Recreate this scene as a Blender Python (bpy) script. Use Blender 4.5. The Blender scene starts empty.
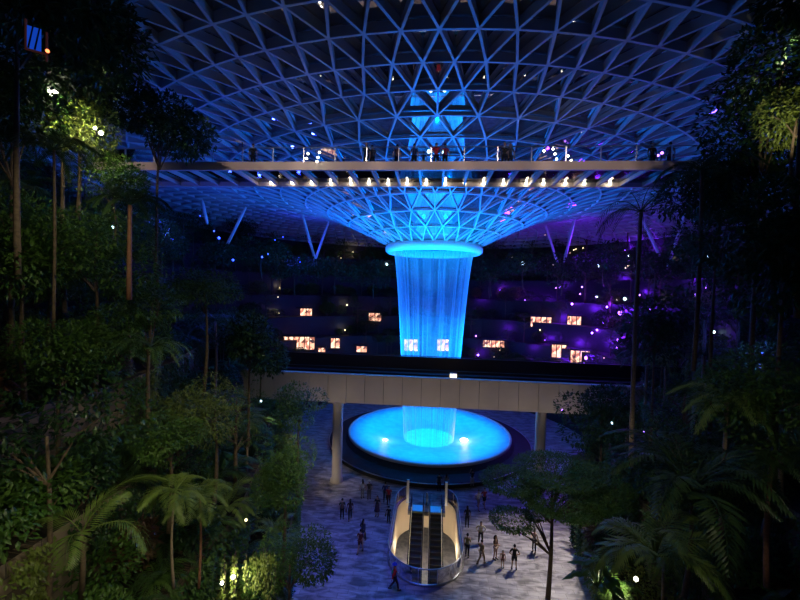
import bpy, bmesh, math, random
from mathutils import Vector, Matrix
random.seed(11)
C = bpy.context.scene.collection
S = bpy.context.scene
PI = math.pi
R = math.radians

# ------------------------------------------------------------------ camera
CAMH = 19.1
FPX = 388.0
YAW, PIT, ROL = R(4.75), R(-1.35), R(1.45)
Mcam = Matrix.Rotation(YAW, 3, 'Z') @ Matrix.Rotation(PIT, 3, 'X') @ Matrix.Rotation(-ROL, 3, 'Y')
cam_d = bpy.data.cameras.new('camera')
cam_d.sensor_width = 36.0
cam_d.lens = FPX / 800 * 36
cam_d.clip_end = 500
cam = bpy.data.objects.new('camera', cam_d)
C.objects.link(cam)
cam.location = (0, 0, CAMH)
right, fwd, up = Mcam @ Vector((1, 0, 0)), Mcam @ Vector((0, 1, 0)), Mcam @ Vector((0, 0, 1))
cam.rotation_euler = Matrix((right, up, -fwd)).transposed().to_euler()
S.camera = cam

def ray(px, py):
    return fwd + right * ((px - 400) / FPX) + up * ((300 - py) / FPX)
def at(px, py, depth):            # a point of the place seen there, this far along the view
    return Vector((0, 0, CAMH)) + ray(px, py) * depth
def on_z(px, py, z):              # where that sight line meets the level z
    d = ray(px, py)
    return Vector((0, 0, CAMH)) + d * ((z - CAMH) / d.z)

# ------------------------------------------------------------------ world, exposure
w = bpy.data.worlds.new('night')
S.world = w
w.use_nodes = True
bg = w.node_tree.nodes['Background']
bg.inputs[0].default_value = (0.25, 0.35, 1.0, 1)
bg.inputs[1].default_value = 0.0012
S.view_settings.view_transform = 'Standard'
S.view_settings.look = 'None'
S.view_settings.gamma = 1
S.view_settings.use_curve_mapping = False
S.view_settings.exposure = 0.0

def lamp(kind, name, loc, power, color, to=None, radius=.15, angle=60, blend=.6, sx=1, sy=1):
    d = bpy.data.lights.new(name, kind)
    d.energy = power
    d.color = color
    if kind == 'AREA':
        d.shape = 'RECTANGLE'; d.size = sx; d.size_y = sy
    else:
        d.shadow_soft_size = radius
    if kind == 'SPOT':
        d.spot_size = R(angle); d.spot_blend = blend
    o = bpy.data.objects.new(name, d)
    C.objects.link(o)
    o.location = loc
    if to is not None:
        o.rotation_euler = (Vector(to) - Vector(loc)).to_track_quat('-Z', 'Y').to_euler()
    return o

BLUE = (0.0, 0.17, 1.0)
CYAN = (0.0, 0.36, 1.0)
DEEP = (0.02, 0.05, 1.0)
PURP = (0.16, 0.015, 1.0)
WARM = (1.0, 0.80, 0.55)
LEAFW = (1.0, 0.93, 0.60)
AX, AY = 0.0, 50.0          # axis of the falls
# blue floodlights around the basin, aimed at the falls and the roof
for k in range(6):
    a = 2 * PI * (k + .5) / 6
    lamp('SPOT', 'basin_flood', (AX + 9.5 * math.cos(a), AY + 9.5 * math.sin(a), 1.5), 28000, (0,.15,1), (AX, AY, 20), .1, 56, .9)
# lights added under the oculus lip to brighten the roof lattice
for k in range(8):
    a = -PI / 2 + 2.9 * (k - 3.5) / 7
    lamp('SPOT', 'added_lip_light', (AX + 7.4 * math.cos(a), AY + 7.4 * math.sin(a), 22.6), 6500, (0, .17, 1), (AX + 22 * math.cos(a), AY + 22 * math.sin(a), 31.5), .06, 100, 1)
# show lights on the far bank washing the roof blue
for (x, y, z, p) in ((-15, 44, 9.5, 500), (15, 44, 9.5, 700), (-19, 24, 16, 2600), (19, 24, 15, 2600)):
    lamp('SPOT', 'show_flood', (x, y, z), p, (.05, .09, 1), (x * .75, 34, 31), .3, 125, 1)
lamp('POINT', 'oculus_fill', (AX, AY, 27.5), 2500, (0, .3, 1), radius=.15)  # added light inside the funnel, brightening its glass
lamp('SPOT', 'pool_fill', (AX, AY, 24.5), 95000, (0.0, .36, 1), (AX, AY, 0), 1.2, 46, .25)  # added beam from the oculus to brighten the basin
for x in (-7, 0, 7):
    lamp('SPOT', 'rim_fill', (x, 38.3, 11.6), 20000, (0, .33, 1), (x * .6, 44.6, 25.4), .1, 44, .8)  # added to turn the oculus rim bright cyan
for x in (-21, -16, -11, -6, -1, 4, 9, 14):
    lamp('SPOT', 'bridge_front_fill', (x, 16.5, 29.4), 620, (1, .76, .64), (x, 24, 26.6), .15, 50, .6)  # unseen warm lights added to brighten the footbridge fascia
for x in (-14, -10, -6, -2, 2, 6, 10, 14, 18):
    lamp('SPOT', 'train_bridge_fill', (x, 31.5, 6.4), 130, (1, .84, .7), (x, 36.5, 9.6), .15, 84, 1)  # added in mid-air to warm the train bridge panels
# warm light on the plaza from the right-hand side, and a weaker one from the left
lamp('SPOT', 'plaza_flood', (11.5, 34.5, 14), 11000, (1, .88, .78), (8.0, 28, 0), .2, 52, 1)
lamp('SPOT', 'plaza_flood', (-14.5, 31, 11), 1700, (1, .84, .68), (-10, 37, 0), .25, 40, 1)
lamp('SPOT', 'plaza_blue_fill', (-4, 23, 22), 11000, (.0, .035, 1), (-6.5, 26, 0), .2, 46, 1)  # added blue wash standing in for the glow of the falls
# warm fill lights added over the valley to brighten the planting
for (x, y, z, p, tx, ty, tz, an) in (
        (-5, 8, 20, 330, -14, 15, 8, 80), (-3, 14, 23, 330, -12.5, 22, 8, 75), (-6, 5, 15, 150, -13, 14, 9, 60),
        (-9, 10, 22, 120, -20, 17, 18, 80), (-2.5, 17, 15, 260, -9.5, 26, 3, 80),
        (4, 8, 20, 130, 14, 16, 7, 85), (3, 15, 16, 260, 10, 25, 6, 60)):
    lamp('SPOT', 'planting_fill', (x, y, z), p * 3.6, LEAFW, (tx, ty, tz), .3, an, .9)

# ------------------------------------------------------------------ materials
def mat(name, col, rough=.6, metal=0, noise=None, emit=None, strength=0, bump=0, spec=None):
    m = bpy.data.materials.new(name)
    m.use_nodes = True
    nt = m.node_tree
    b = nt.nodes['Principled BSDF']
    b.inputs['Base Color'].default_value = (*col, 1)
    b.inputs['Roughness'].default_value = rough
    b.inputs['Metallic'].default_value = metal
    if spec is not None: b.inputs['Specular IOR Level'].default_value = spec
    if emit:
        b.inputs['Emission Color'].default_value = (*emit, 1)
        b.inputs['Emission Strength'].default_value = strength
    if noise:
        sc, col2 = noise
        tc = nt.nodes.new('ShaderNodeTexCoord'); n = nt.nodes.new('ShaderNodeTexNoise')
        n.inputs['Scale'].default_value = sc; n.inputs['Detail'].default_value = 4
        r = nt.nodes.new('ShaderNodeValToRGB')
        r.color_ramp.elements[0].position = .35; r.color_ramp.elements[1].position = .65
        r.color_ramp.elements[0].color = (*col, 1); r.color_ramp.elements[1].color = (*col2, 1)
        nt.links.new(tc.outputs['Object'], n.inputs['Vector'])
        nt.links.new(n.outputs['Fac'], r.inputs['Fac'])
        nt.links.new(r.outputs['Color'], b.inputs['Base Color'])
        if bump:
            bp = nt.nodes.new('ShaderNodeBump'); bp.inputs['Strength'].default_value = bump
            nt.links.new(n.outputs['Fac'], bp.inputs['Height']); nt.links.new(bp.outputs['Normal'], b.inputs['Normal'])
    return m

def leafmat(name, c1, c2):
    m = mat(name, c1, .42, noise=(1.6, c2))
    b = m.node_tree.nodes['Principled BSDF']
    nt = m.node_tree
    tr = nt.nodes.new('ShaderNodeBsdfTranslucent'); mx = nt.nodes.new('ShaderNodeMixShader')
    mx.inputs[0].default_value = .3
    src = b.inputs['Base Color'].links[0].from_socket
    nt.links.new(src, tr.inputs['Color'])
    nt.links.new(b.outputs[0], mx.inputs[1]); nt.links.new(tr.outputs[0], mx.inputs[2])
    nt.links.new(mx.outputs[0], nt.nodes['Material Output'].inputs['Surface'])
    return m

M = {}
M['steel'] = mat('painted_roof_steel', (.55, .55, .56), .5, .1)
M['fin'] = mat('roof_fin', (.36, .33, .32), .6)
M['tan'] = mat('bridge_panel', (.62, .54, .46), .55, noise=(.6, (.56, .49, .42)))
M['seam'] = mat('panel_seam', (.12, .11, .1), .7)
M['black'] = mat('black_metal', (.012, .012, .014), .5)
M['fascia'] = mat('fascia_metal', (.62, .53, .5), .5)
M['chrome'] = mat('brushed_steel', (.6, .6, .6), .28, 1)
M['rubber'] = mat('black_rubber', (.01, .01, .01), .45)
M['cream'] = mat('cream_wall', (.82, .70, .52), .6)
M['white'] = mat('white_paint', (.8, .8, .78), .5)
M['dark'] = mat('dark_and_shaded_stone', (.02, .02, .022), .6, noise=(3, (.012, .012, .014)))
M['bark'] = mat('bark', (.16, .11, .07), .85, noise=(9, (.09, .06, .04)), bump=.4)
M['palebark'] = mat('pale_bark', (.34, .25, .17), .8, noise=(12, (.22, .16, .11)), bump=.4)
M['redbark'] = mat('reddish_bark', (.30, .13, .08), .8, noise=(10, (.2, .09, .05)), bump=.4)
M['soil'] = mat('soil', (.035, .026, .018), .95, noise=(4, (.02, .016, .01)))
M['leaf'] = leafmat('leaf_mid', (.05, .13, .02), (.09, .17, .03))
M['leafd'] = leafmat('leaf_dark', (.02, .06, .015), (.035, .085, .02))
M['leafy'] = leafmat('leaf_yellow', (.13, .19, .03), (.18, .22, .05))
M['leafr'] = leafmat('leaf_red', (.13, .05, .03), (.09, .07, .03))
M['palm'] = leafmat('palm_leaf', (.12, .20, .035), (.17, .24, .05))
M['palmd'] = leafmat('palm_leaf_dark', (.03, .07, .02), (.05, .10, .025))
M['lampw'] = mat('lamp_white', (.9, .9, .9), emit=(1, .93, .72), strength=14)
M['lampc'] = mat('lamp_cool', (.9, .9, .9), emit=(.6, .9, 1), strength=6)
M['lampp'] = mat('lamp_purple', (.9, .9, .9), emit=(.35, .12, 1), strength=9)
M['lampb'] = mat('lamp_blue', (.5, .5, .9), emit=(.03, .07, 1), strength=5)
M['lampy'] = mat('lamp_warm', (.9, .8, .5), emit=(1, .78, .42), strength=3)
M['pinkl'] = mat('lamp_pink', (.9, .8, .8), emit=(1, .62, .75), strength=9)
M['redl'] = mat('lamp_red', (.9, .2, .1), emit=(1, .16, .05), strength=5)

def glassmat(name, tint, gloss, rough=.02, sheen_mix=0):
    m = bpy.data.materials.new(name); m.use_nodes = True
    nt = m.node_tree; nt.nodes.remove(nt.nodes['Principled BSDF'])
    t = nt.nodes.new('ShaderNodeBsdfTransparent'); t.inputs[0].default_value = (*tint, 1)
    g = nt.nodes.new('ShaderNodeBsdfGlossy'); g.inputs['Roughness'].default_value = rough
    f = nt.nodes.new('ShaderNodeFresnel'); f.inputs['IOR'].default_value = gloss
    x = nt.nodes.new('ShaderNodeMixShader')
    nt.links.new(f.outputs[0], x.inputs[0]); nt.links.new(t.outputs[0], x.inputs[1]); nt.links.new(g.outputs[0], x.inputs[2])
    if sheen_mix:  # diffuse share stands in for surrounding blue light reflected in the panes
        df = nt.nodes.new('ShaderNodeBsdfDiffuse'); df.inputs[0].default_value = (.6, .65, .7, 1)
        x2 = nt.nodes.new('ShaderNodeMixShader'); x2.inputs[0].default_value = sheen_mix
        nt.links.new(x.outputs[0], x2.inputs[1]); nt.links.new(df.outputs[0], x2.inputs[2]); x = x2
    nt.links.new(x.outputs[0], nt.nodes['Material Output'].inputs['Surface'])
    return m
M['glass'] = glassmat('clear_glass', (.9, .95, .95), 1.5)
M['roofglass'] = glassmat('coated_roof_glass', (.25, .3, .35), 8.0, .03, .14)
M['deckglass'] = glassmat('deck_glass', (.72, .74, .76), 1.5, .05)

def stone_floor():
    m = mat('plaza_stone', (.3, .29, .28), .38)
    nt = m.node_tree; b = nt.nodes['Principled BSDF']
    tc = nt.nodes.new('ShaderNodeTexCoord')
    mp = nt.nodes.new('ShaderNodeMapping'); mp.inputs['Scale'].default_value = (.55, 1.5, 1)
    n = nt.nodes.new('ShaderNodeTexNoise'); n.inputs['Scale'].default_value = 1.5; n.inputs['Detail'].default_value = 5
    n.inputs['Distortion'].default_value = .9
    r = nt.nodes.new('ShaderNodeValToRGB')
    r.color_ramp.elements[0].position = .36; r.color_ramp.elements[1].position = .62
    r.color_ramp.elements[0].color = (.13, .12, .12, 1); r.color_ramp.elements[1].color = (.46, .43, .41, 1)
    br = nt.nodes.new('ShaderNodeTexBrick'); br.inputs['Scale'].default_value = 1
    br.inputs['Brick Width'].default_value = 1.2; br.inputs['Row Height'].default_value = .4; br.inputs['Mortar Size'].default_value = .012
    br.inputs['Color1'].default_value = (1, 1, 1, 1); br.inputs['Color2'].default_value = (.72, .72, .74, 1); br.inputs['Mortar'].default_value = (.35, .35, .35, 1)
    mx = nt.nodes.new('ShaderNodeMix'); mx.data_type = 'RGBA'; mx.blend_type = 'MULTIPLY'; mx.inputs[0].default_value = 1
    nt.links.new(tc.outputs['Object'], mp.inputs[0]); nt.links.new(mp.outputs[0], n.inputs['Vector'])
    nt.links.new(n.outputs['Fac'], r.inputs['Fac'])
    nt.links.new(tc.outputs['Object'], br.inputs['Vector'])
    nt.links.new(r.outputs[0], mx.inputs[6]); nt.links.new(br.outputs['Color'], mx.inputs[7])
    nt.links.new(mx.outputs[2], b.inputs['Base Color'])
    return m
M['floor'] = stone_floor()

def block_wall():
    m = mat('terrace_stone', (.3, .24, .18), .8)
    nt = m.node_tree; b = nt.nodes['Principled BSDF']
    uv = nt.nodes.new('ShaderNodeUVMap')
    br = nt.nodes.new('ShaderNodeTexBrick'); br.inputs['Scale'].default_value = 1
    br.inputs['Brick Width'].default_value = 1.1; br.inputs['Row Height'].default_value = .55; br.inputs['Mortar Size'].default_value = .02
    br.inputs['Color1'].default_value = (.24, .18, .13, 1); br.inputs['Color2'].default_value = (.14, .11, .085, 1); br.inputs['Mortar'].default_value = (.07, .06, .05, 1)
    nt.links.new(uv.outputs[0], br.inputs['Vector']); nt.links.new(br.outputs['Color'], b.inputs['Base Color'])
    return m
M['block'] = block_wall()

def watermat():
    m = bpy.data.materials.new('falling_water'); m.use_nodes = True
    nt = m.node_tree; nt.nodes.remove(nt.nodes['Principled BSDF'])
    uv = nt.nodes.new('ShaderNodeUVMap')
    mp = nt.nodes.new('ShaderNodeMapping'); mp.inputs['Scale'].default_value = (90, 1.1, 1)
    n = nt.nodes.new('ShaderNodeTexNoise'); n.inputs['Scale'].default_value = 1; n.inputs['Detail'].default_value = 3
    nt.links.new(uv.outputs[0], mp.inputs[0]); nt.links.new(mp.outputs[0], n.inputs['Vector'])
    r = nt.nodes.new('ShaderNodeMapRange'); r.inputs[1].default_value = .35; r.inputs[2].default_value = .68
    r.inputs[3].default_value = .04; r.inputs[4].default_value = .34
    nt.links.new(n.outputs['Fac'], r.inputs[0])
    # a thin veil of drops: the longer the path through it, the denser
    lw = nt.nodes.new('ShaderNodeLayerWeight'); lw.inputs[0].default_value = .5
    p = nt.nodes.new('ShaderNodeMath'); p.operation = 'POWER'; p.inputs[1].default_value = 3.2
    nt.links.new(lw.outputs['Facing'], p.inputs[0])
    a = nt.nodes.new('ShaderNodeMath'); a.operation = 'MULTIPLY_ADD'; a.inputs[1].default_value = .8; a.use_clamp = True
    nt.links.new(p.outputs[0], a.inputs[0]); nt.links.new(r.outputs[0], a.inputs[2])
    t = nt.nodes.new('ShaderNodeBsdfTransparent')
    d = nt.nodes.new('ShaderNodeBsdfDiffuse'); d.inputs[0].default_value = (.85, .9, .95, 1)
    tl = nt.nodes.new('ShaderNodeBsdfTranslucent'); tl.inputs[0].default_value = (.85, .9, .95, 1)
    ms = nt.nodes.new('ShaderNodeMixShader'); ms.inputs[0].default_value = .5
    nt.links.new(d.outputs[0], ms.inputs[1]); nt.links.new(tl.outputs[0], ms.inputs[2])
    x = nt.nodes.new('ShaderNodeMixShader')
    nt.links.new(a.outputs[0], x.inputs[0]); nt.links.new(t.outputs[0], x.inputs[1]); nt.links.new(ms.outputs[0], x.inputs[2])
    nt.links.new(x.outputs[0], nt.nodes['Material Output'].inputs['Surface'])
    return m
M['water'] = watermat()
M['basin'] = mat('foaming_basin_water', (.22, .66, .85), .5, noise=(1.2, (.16, .55, .75)), spec=.2)

def shopmat():
    m = bpy.data.materials.new('lit_shop_interior'); m.use_nodes = True
    nt = m.node_tree; b = nt.nodes['Principled BSDF']
    tc = nt.nodes.new('ShaderNodeTexCoord')
    v = nt.nodes.new('ShaderNodeTexVoronoi'); v.inputs['Scale'].default_value = 1.9
    r = nt.nodes.new('ShaderNodeValToRGB')
    e = r.color_ramp.elements
    e[0].position = .0; e[0].color = (.02, .01, .01, 1)
    e[1].position = 1; e[1].color = (1, .72, .5, 1)
    e2 = e.new(.35); e2.color = (.5, .16, .10, 1)
    e3 = e.new(.6); e3.color = (1, .5, .32, 1)
    sp = nt.nodes.new('ShaderNodeSeparateColor')
    nt.links.new(tc.outputs['Object'], v.inputs['Vector']); nt.links.new(v.outputs['Color'], sp.inputs[0])
    nt.links.new(sp.outputs[0], r.inputs['Fac']); nt.links.new(r.outputs[0], b.inputs['Emission Color'])
    b.inputs['Emission Strength'].default_value = 2.2
    b.inputs['Base Color'].default_value = (.1, .08, .07, 1)
    return m
M['shop'] = shopmat()

# ------------------------------------------------------------------ mesh helpers
class MB:
    def __init__(s): s.v = []; s.f = []; s.uv = []
    def quad(s, a, b, c, d):
        n = len(s.v); s.v += [tuple(a), tuple(b), tuple(c), tuple(d)]; s.f.append((n, n+1, n+2, n+3))
    def tri(s, a, b, c):
        n = len(s.v); s.v += [tuple(a), tuple(b), tuple(c)]; s.f.append((n, n+1, n+2))
    def box(s, x0, x1, y0, y1, z0, z1):
        n = len(s.v)
        s.v += [(x, y, z) for z in (z0, z1) for y in (y0, y1) for x in (x0, x1)]
        for q in ((0,2,3,1),(4,5,7,6),(0,1,5,4),(2,6,7,3),(0,4,6,2),(1,3,7,5)): s.f.append(tuple(n+i for i in q))
    def hexa(s, p):                 # eight corners, bottom four then top four
        n = len(s.v); s.v += [tuple(q) for q in p]
        for q in ((3,2,1,0),(4,5,6,7),(0,1,5,4),(1,2,6,5),(2,3,7,6),(3,0,4,7)): s.f.append(tuple(n+i for i in q))
    def beam(s, a, b, upv, wd, dp, w2=None):      # a bar from a to b; width wd, reaching dp along upv
        a, b, upv = Vector(a), Vector(b), Vector(upv)
        d = (b - a).normalized(); sd = d.cross(upv).normalized() * wd / 2; u = sd.cross(d).normalized() * dp
        s.hexa([a - sd, b - sd, b + sd, a + sd, a - sd + u, b - sd + u, b + sd + u, a + sd + u])
    def tube(s, pts, rad, n=6, cap=True):
        pts = [Vector(p) for p in pts]
        if not isinstance(rad, (list, tuple)): rad = [rad] * len(pts)
        base = len(s.v)
        ref = Vector((0, 0, 1)) if abs((pts[-1] - pts[0]).normalized().z) < .9 else Vector((1, 0, 0))
        for i, p in enumerate(pts):
            d = (pts[min(i+1, len(pts)-1)] - pts[max(i-1, 0)]).normalized()
            e1 = d.cross(ref).normalized(); e2 = e1.cross(d).normalized()
            for k in range(n):
                a = 2 * PI * k / n
                s.v.append(tuple(p + (e1 * math.cos(a) + e2 * math.sin(a)) * rad[i]))
        for i in range(len(pts) - 1):
            for k in range(n):
                q = base + i * n; k2 = (k + 1) % n
                s.f.append((q + k, q + k2, q + n + k2, q + n + k))
        if cap:
            s.f.append(tuple(base + k for k in range(n))[::-1]); s.f.append(tuple(base + (len(pts)-1) * n + k for k in range(n)))
    def lathe(s, prof, n=48, cx=0, cy=0, closed=False):
        base = len(s.v); m = len(prof)
        for k in range(n):
            a = 2 * PI * k / n
            for (r, z) in prof: s.v.append((cx + r * math.cos(a), cy + r * math.sin(a), z))
        for k in range(n):
            k2 = (k + 1) % n
            for i in range(m if closed else m - 1):
                j = (i + 1) % m
                s.f.append((base + k*m + i, base + k2*m + i, base + k2*m + j, base + k*m + j))
    def ball(s, c, r, n=8, sz=(1, 1, 1)):
        base = len(s.v); m = n // 2 + 1
        for i in range(m):
            t = PI * i / (m - 1)
            for k in range(n):
                a = 2 * PI * k / n
                s.v.append((c[0] + r*sz[0]*math.sin(t)*math.cos(a), c[1] + r*sz[1]*math.sin(t)*math.sin(a), c[2] + r*sz[2]*math.cos(t)))
        for i in range(m - 1):
            for k in range(n):
                k2 = (k+1) % n
                s.f.append((base+i*n+k, base+(i+1)*n+k, base+(i+1)*n+k2, base+i*n+k2))
    def mesh(s, name, m, smooth=False):
        me = bpy.data.meshes.new(name); me.from_pydata(s.v, [], s.f); me.update()
        if m: me.materials.append(m)
        if smooth: me.polygons.foreach_set('use_smooth', [True] * len(me.polygons))
        return me
    def build(s, name, m, parent=None, smooth=False):
        o = bpy.data.objects.new(name, s.mesh(name, m, smooth)); C.objects.link(o)
        if parent: o.parent = parent
        return o

def tag(o, label=None, cat=None, group=None, kind=None):
    if label: o['label'] = label
    if cat: o['category'] = cat
    if group: o['group'] = group
    if kind: o['kind'] = kind
    return o
def empty(name, loc=(0, 0, 0), rz=0):
    o = bpy.data.objects.new(name, None); C.objects.link(o); o.location = loc; o.rotation_euler = (0, 0, rz)
    o.empty_display_size = .1
    return o
def copy_tree(o, parent=None):
    c = o.copy(); C.objects.link(c)
    if parent: c.parent = parent
    for ch in list(o.children): copy_tree(ch, c)
    return c
def struct(o): o['kind'] = 'structure'; return o

# ------------------------------------------------------------------ plaza floor with the escalator opening
EW, EY0, EY1 = 2.55, 24.9, 36.0        # half width and ends of the opening
def capsule(wd, y0, y1, n=14, ins=0):
    pts = []
    r = wd
    for k in range(n + 1):
        a = PI * k / n
        pts.append((r * math.cos(a), y1 - r + r * math.sin(a)))
    for k in range(n + 1):
        a = PI + PI * k / n
        pts.append((r * math.cos(a), y0 + r + r * math.sin(a)))
    return pts
CAP = capsule(EW, EY0, EY1)
bm = bmesh.new()
outer = [(-32, -4), (32, -4), (32, 85), (-32, 85)]
def loop(pts, z=0):
    vs = [bm.verts.new((x, y, z)) for x, y in pts]
    return [bm.edges.new((vs[i], vs[(i+1) % len(vs)])) for i in range(len(vs))]
e = loop(outer) + loop(CAP)
bmesh.ops.triangle_fill(bm, use_beauty=True, edges=e)
for f in bm.faces:
    if f.normal.z < 0: f.normal_flip()
me = bpy.data.meshes.new('floor'); bm.to_mesh(me); bm.free(); me.materials.append(M['floor'])
o = bpy.data.objects.new('floor', me); C.objects.link(o); struct(o)
# slab edge of the opening, cream
b = MB()
for i in range(len(CAP)):
    p, q = CAP[i], CAP[(i+1) % len(CAP)]
    b.quad((p[0], p[1], -.02), (q[0], q[1], -.02), (q[0], q[1], -3.0), (p[0], p[1], -3.0))
struct(b.build('wall_opening', M['cream']))
b = MB(); b.box(-1.62, 1.62, 33.3, 36.05, -.35, .012)
struct(b.build('floor_landing', M['floor']))
b = MB(); b.quad((-9, 16, -5.6), (9, 16, -5.6), (9, 44, -5.6), (-9, 44, -5.6))
struct(b.build('floor_lower', mat('pale_terrazzo', (.55, .53, .52), .35, noise=(2.2, (.3, .3, .33)))))
b = MB(); b.box(-9, 9, 43.6, 44, -5.6, -3.0); b.box(-9.2, -9, 16, 44, -5.6, -3.0); b.box(9, 9.2, 16, 44, -5.6, -3.0)
struct(b.build('wall_lower', M['cream']))
b = MB(); b.quad((-9, 16, -3.0), (-EW, 16, -3.0), (-EW, 44, -3.0), (-9, 44, -3.0)); b.quad((EW, 16, -3.0), (9, 16, -3.0), (9, 44, -3.0), (EW, 44, -3.0))
struct(b.build('ceiling_lower', M['white']))
lamp('AREA', 'lower_hall_light', (-4.2, 30, -3.05), 170, (1, .9, .8), (-4.2, 30, -6), sx=2, sy=8)
lamp('AREA', 'lower_hall_light', (4.2, 30, -3.05), 170, (1, .9, .8), (4.2, 30, -6), sx=2, sy=8)
lamp('POINT', 'well_light', (-2.0, 32.0, -2.2), 70, (1, .82, .6), radius=.3)
lamp('POINT', 'well_light', (2.0, 32.0, -2.2), 70, (1, .82, .6), radius=.3)
for sx, lb in ((-2.3, 'brown bench on the lower floor seen left of the escalators'), (2.3, 'brown bench on the lower floor seen right of the escalators')):
    t = empty('bench', (sx, 31.6, -5.6)); tag(t, lb, 'bench')
    bb = MB(); bb.box(-.7, .7, -.25, .25, .38, .46); bb.build('seat', mat('brown_wood', (.22, .08, .04), .5), t)
    for x in (-.6, .6):
        bb = MB(); bb.box(x-.05, x+.05, -.22, .22, 0, .38); bb.build('leg', M['black'], t)

# ------------------------------------------------------------------ terraced banks around the plaza
base = [(-7.9, -3), (-7.9, 8), (-7.9, 20), (-9.6, 27), (-12.6, 35.5), (-16.5, 42), (-19.8, 47)]
for k in range(0, 19):
    a = PI - PI * k / 18
    base.append((21 * math.cos(a), 51 + 20 * math.sin(a)))
base += [(19.8, 47), (16.8, 42), (13.6, 36), (11.5, 30), (10.6, 24), (10.2, 18), (10.0, 8), (10.0, -3)]
base = [Vector((x, y, 0)) for x, y in base]
def offset(o):
    out = []
    for i, p in enumerate(base):
        a = base[max(i-1, 0)]; c = base[min(i+1, len(base)-1)]
        d1 = (p - a).normalized() if i else (c - p).normalized(); d2 = (c - p).normalized() if i < len(base)-1 else d1
        n1 = Vector((-d1.y, d1.x, 0)); n2 = Vector((-d2.y, d2.x, 0)); n = (n1 + n2).normalized()
        out.append(p + n * o / max(.7, n.dot(n1)))
    return out
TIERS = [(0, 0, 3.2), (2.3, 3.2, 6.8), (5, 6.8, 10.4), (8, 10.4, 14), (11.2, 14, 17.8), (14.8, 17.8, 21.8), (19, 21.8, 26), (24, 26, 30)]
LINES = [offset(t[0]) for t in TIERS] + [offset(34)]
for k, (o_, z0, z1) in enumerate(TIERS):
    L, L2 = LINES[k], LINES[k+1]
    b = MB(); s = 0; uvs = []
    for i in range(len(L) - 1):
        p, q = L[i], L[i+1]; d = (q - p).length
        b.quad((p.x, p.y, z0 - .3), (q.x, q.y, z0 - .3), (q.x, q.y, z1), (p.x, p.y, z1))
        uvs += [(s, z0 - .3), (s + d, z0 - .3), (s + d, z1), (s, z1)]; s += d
    me = b.mesh('terrace_wall', M['block'] if k < 4 else M['dark']); me.materials.append(M['dark'])  # upper and back walls coloured darker to stand in for shade
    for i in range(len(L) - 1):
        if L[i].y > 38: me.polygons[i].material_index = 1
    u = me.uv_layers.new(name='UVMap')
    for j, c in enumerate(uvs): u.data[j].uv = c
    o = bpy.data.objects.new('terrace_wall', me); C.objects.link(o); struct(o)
    b = MB()
    for i in range(len(L) - 1):
        p, q, r_, s_ = L[i], L[i+1], L2[i+1], L2[i]
        b.quad((p.x, p.y, z1), (q.x, q.y, z1), (r_.x, r_.y, z1), (s_.x, s_.y, z1))
    struct(b.build('terrace_ground', M['soil']))

# ------------------------------------------------------------------ basin and falls
t = empty('waterfall_basin', (AX, AY, 0)); tag(t, 'round raised basin glowing cyan under the falls', 'basin')
b = MB(); b.lathe([(10.1, 1.22), (9.0, 1.0), (7.0, .75), (5.2, .5), (3.3, .2), (.02, 0.1)], 96); b.build('basin_water', M['basin'], t, True)
b = MB(); b.lathe([(10.25, .2), (10.35, 1.2), (10.3, 1.3), (10.12, 1.3), (10.05, 1.2), (10.05, .2)], 96, closed=True); b.build('rim', mat('pale_rim', (.6, .6, .62), .4), t, True)
b = MB(); b.lathe([(10.9, .0), (10.4, 1.0), (10.2, 1.05), (10.2, 0)], 96); b.build('basin_wall', M['dark'], t, True)
b = MB(); b.lathe([(12.6, 0), (12.6, .42), (12.5, .46), (10.5, .46)], 96); b.build('step', M['dark'], t, True)
b = MB(); b.lathe([(12.66, .40), (12.72, .43), (12.66, .47), (12.58, .47)], 96, closed=True); b.build('step_edge', M['chrome'], t, True)
for px, py, r_ in ((385, 440, .62), (464, 440, .62)):
    p = on_z(px, py, .6)
    f = tag(empty('underwater_lamp', p), 'pink-white lamp glowing in the %s half of the basin' % ('left' if px < 420 else 'right'), 'lamp')
    bb = MB(); bb.ball((0, 0, 0), r_ * (.55 if px < 420 else .8), 12, (1, 1, .35)); bb.build('lens', M['pinkl'], f, True)
    bb = MB(); bb.tube([(0, 0, -.5), (0, 0, -.1)], .3, 10); bb.build('housing', M['black'], f, True)
    lamp('POINT', 'basin_lamp', p + Vector((0, 0, .5)), 90 if px > 420 else 45, (1, .6, .8), radius=.4)

prof = []
for i in range(41):
    f_ = i / 40
    z = 24.6 - f_ * 27.4
    rr = 5.25 - 2.15 * f_ ** .62
    prof.append((rr, z))
b = MB(); NW = 120
for k in range(NW + 1):
    a = 2 * PI * k / NW
    for (r_, z) in prof: b.v.append((AX + r_ * math.cos(a), AY + r_ * math.sin(a), z))
m_ = len(prof); uvs = []
for k in range(NW):
    for i in range(m_ - 1):
        b.f.append((k*m_+i, (k+1)*m_+i, (k+1)*m_+i+1, k*m_+i+1))
        uvs += [(k/NW, i/m_), ((k+1)/NW, i/m_), ((k+1)/NW, (i+1)/m_), (k/NW, (i+1)/m_)]
me = b.mesh('waterfall', M['water'], True)
u = me.uv_layers.new(name='UVMap')
for j, c in enumerate(uvs): u.data[j].uv = c
o = bpy.data.objects.new('waterfall', me); C.objects.link(o)
tag(o, 'round curtain of falling water lit blue and cyan', 'waterfall', kind='thing')

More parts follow.
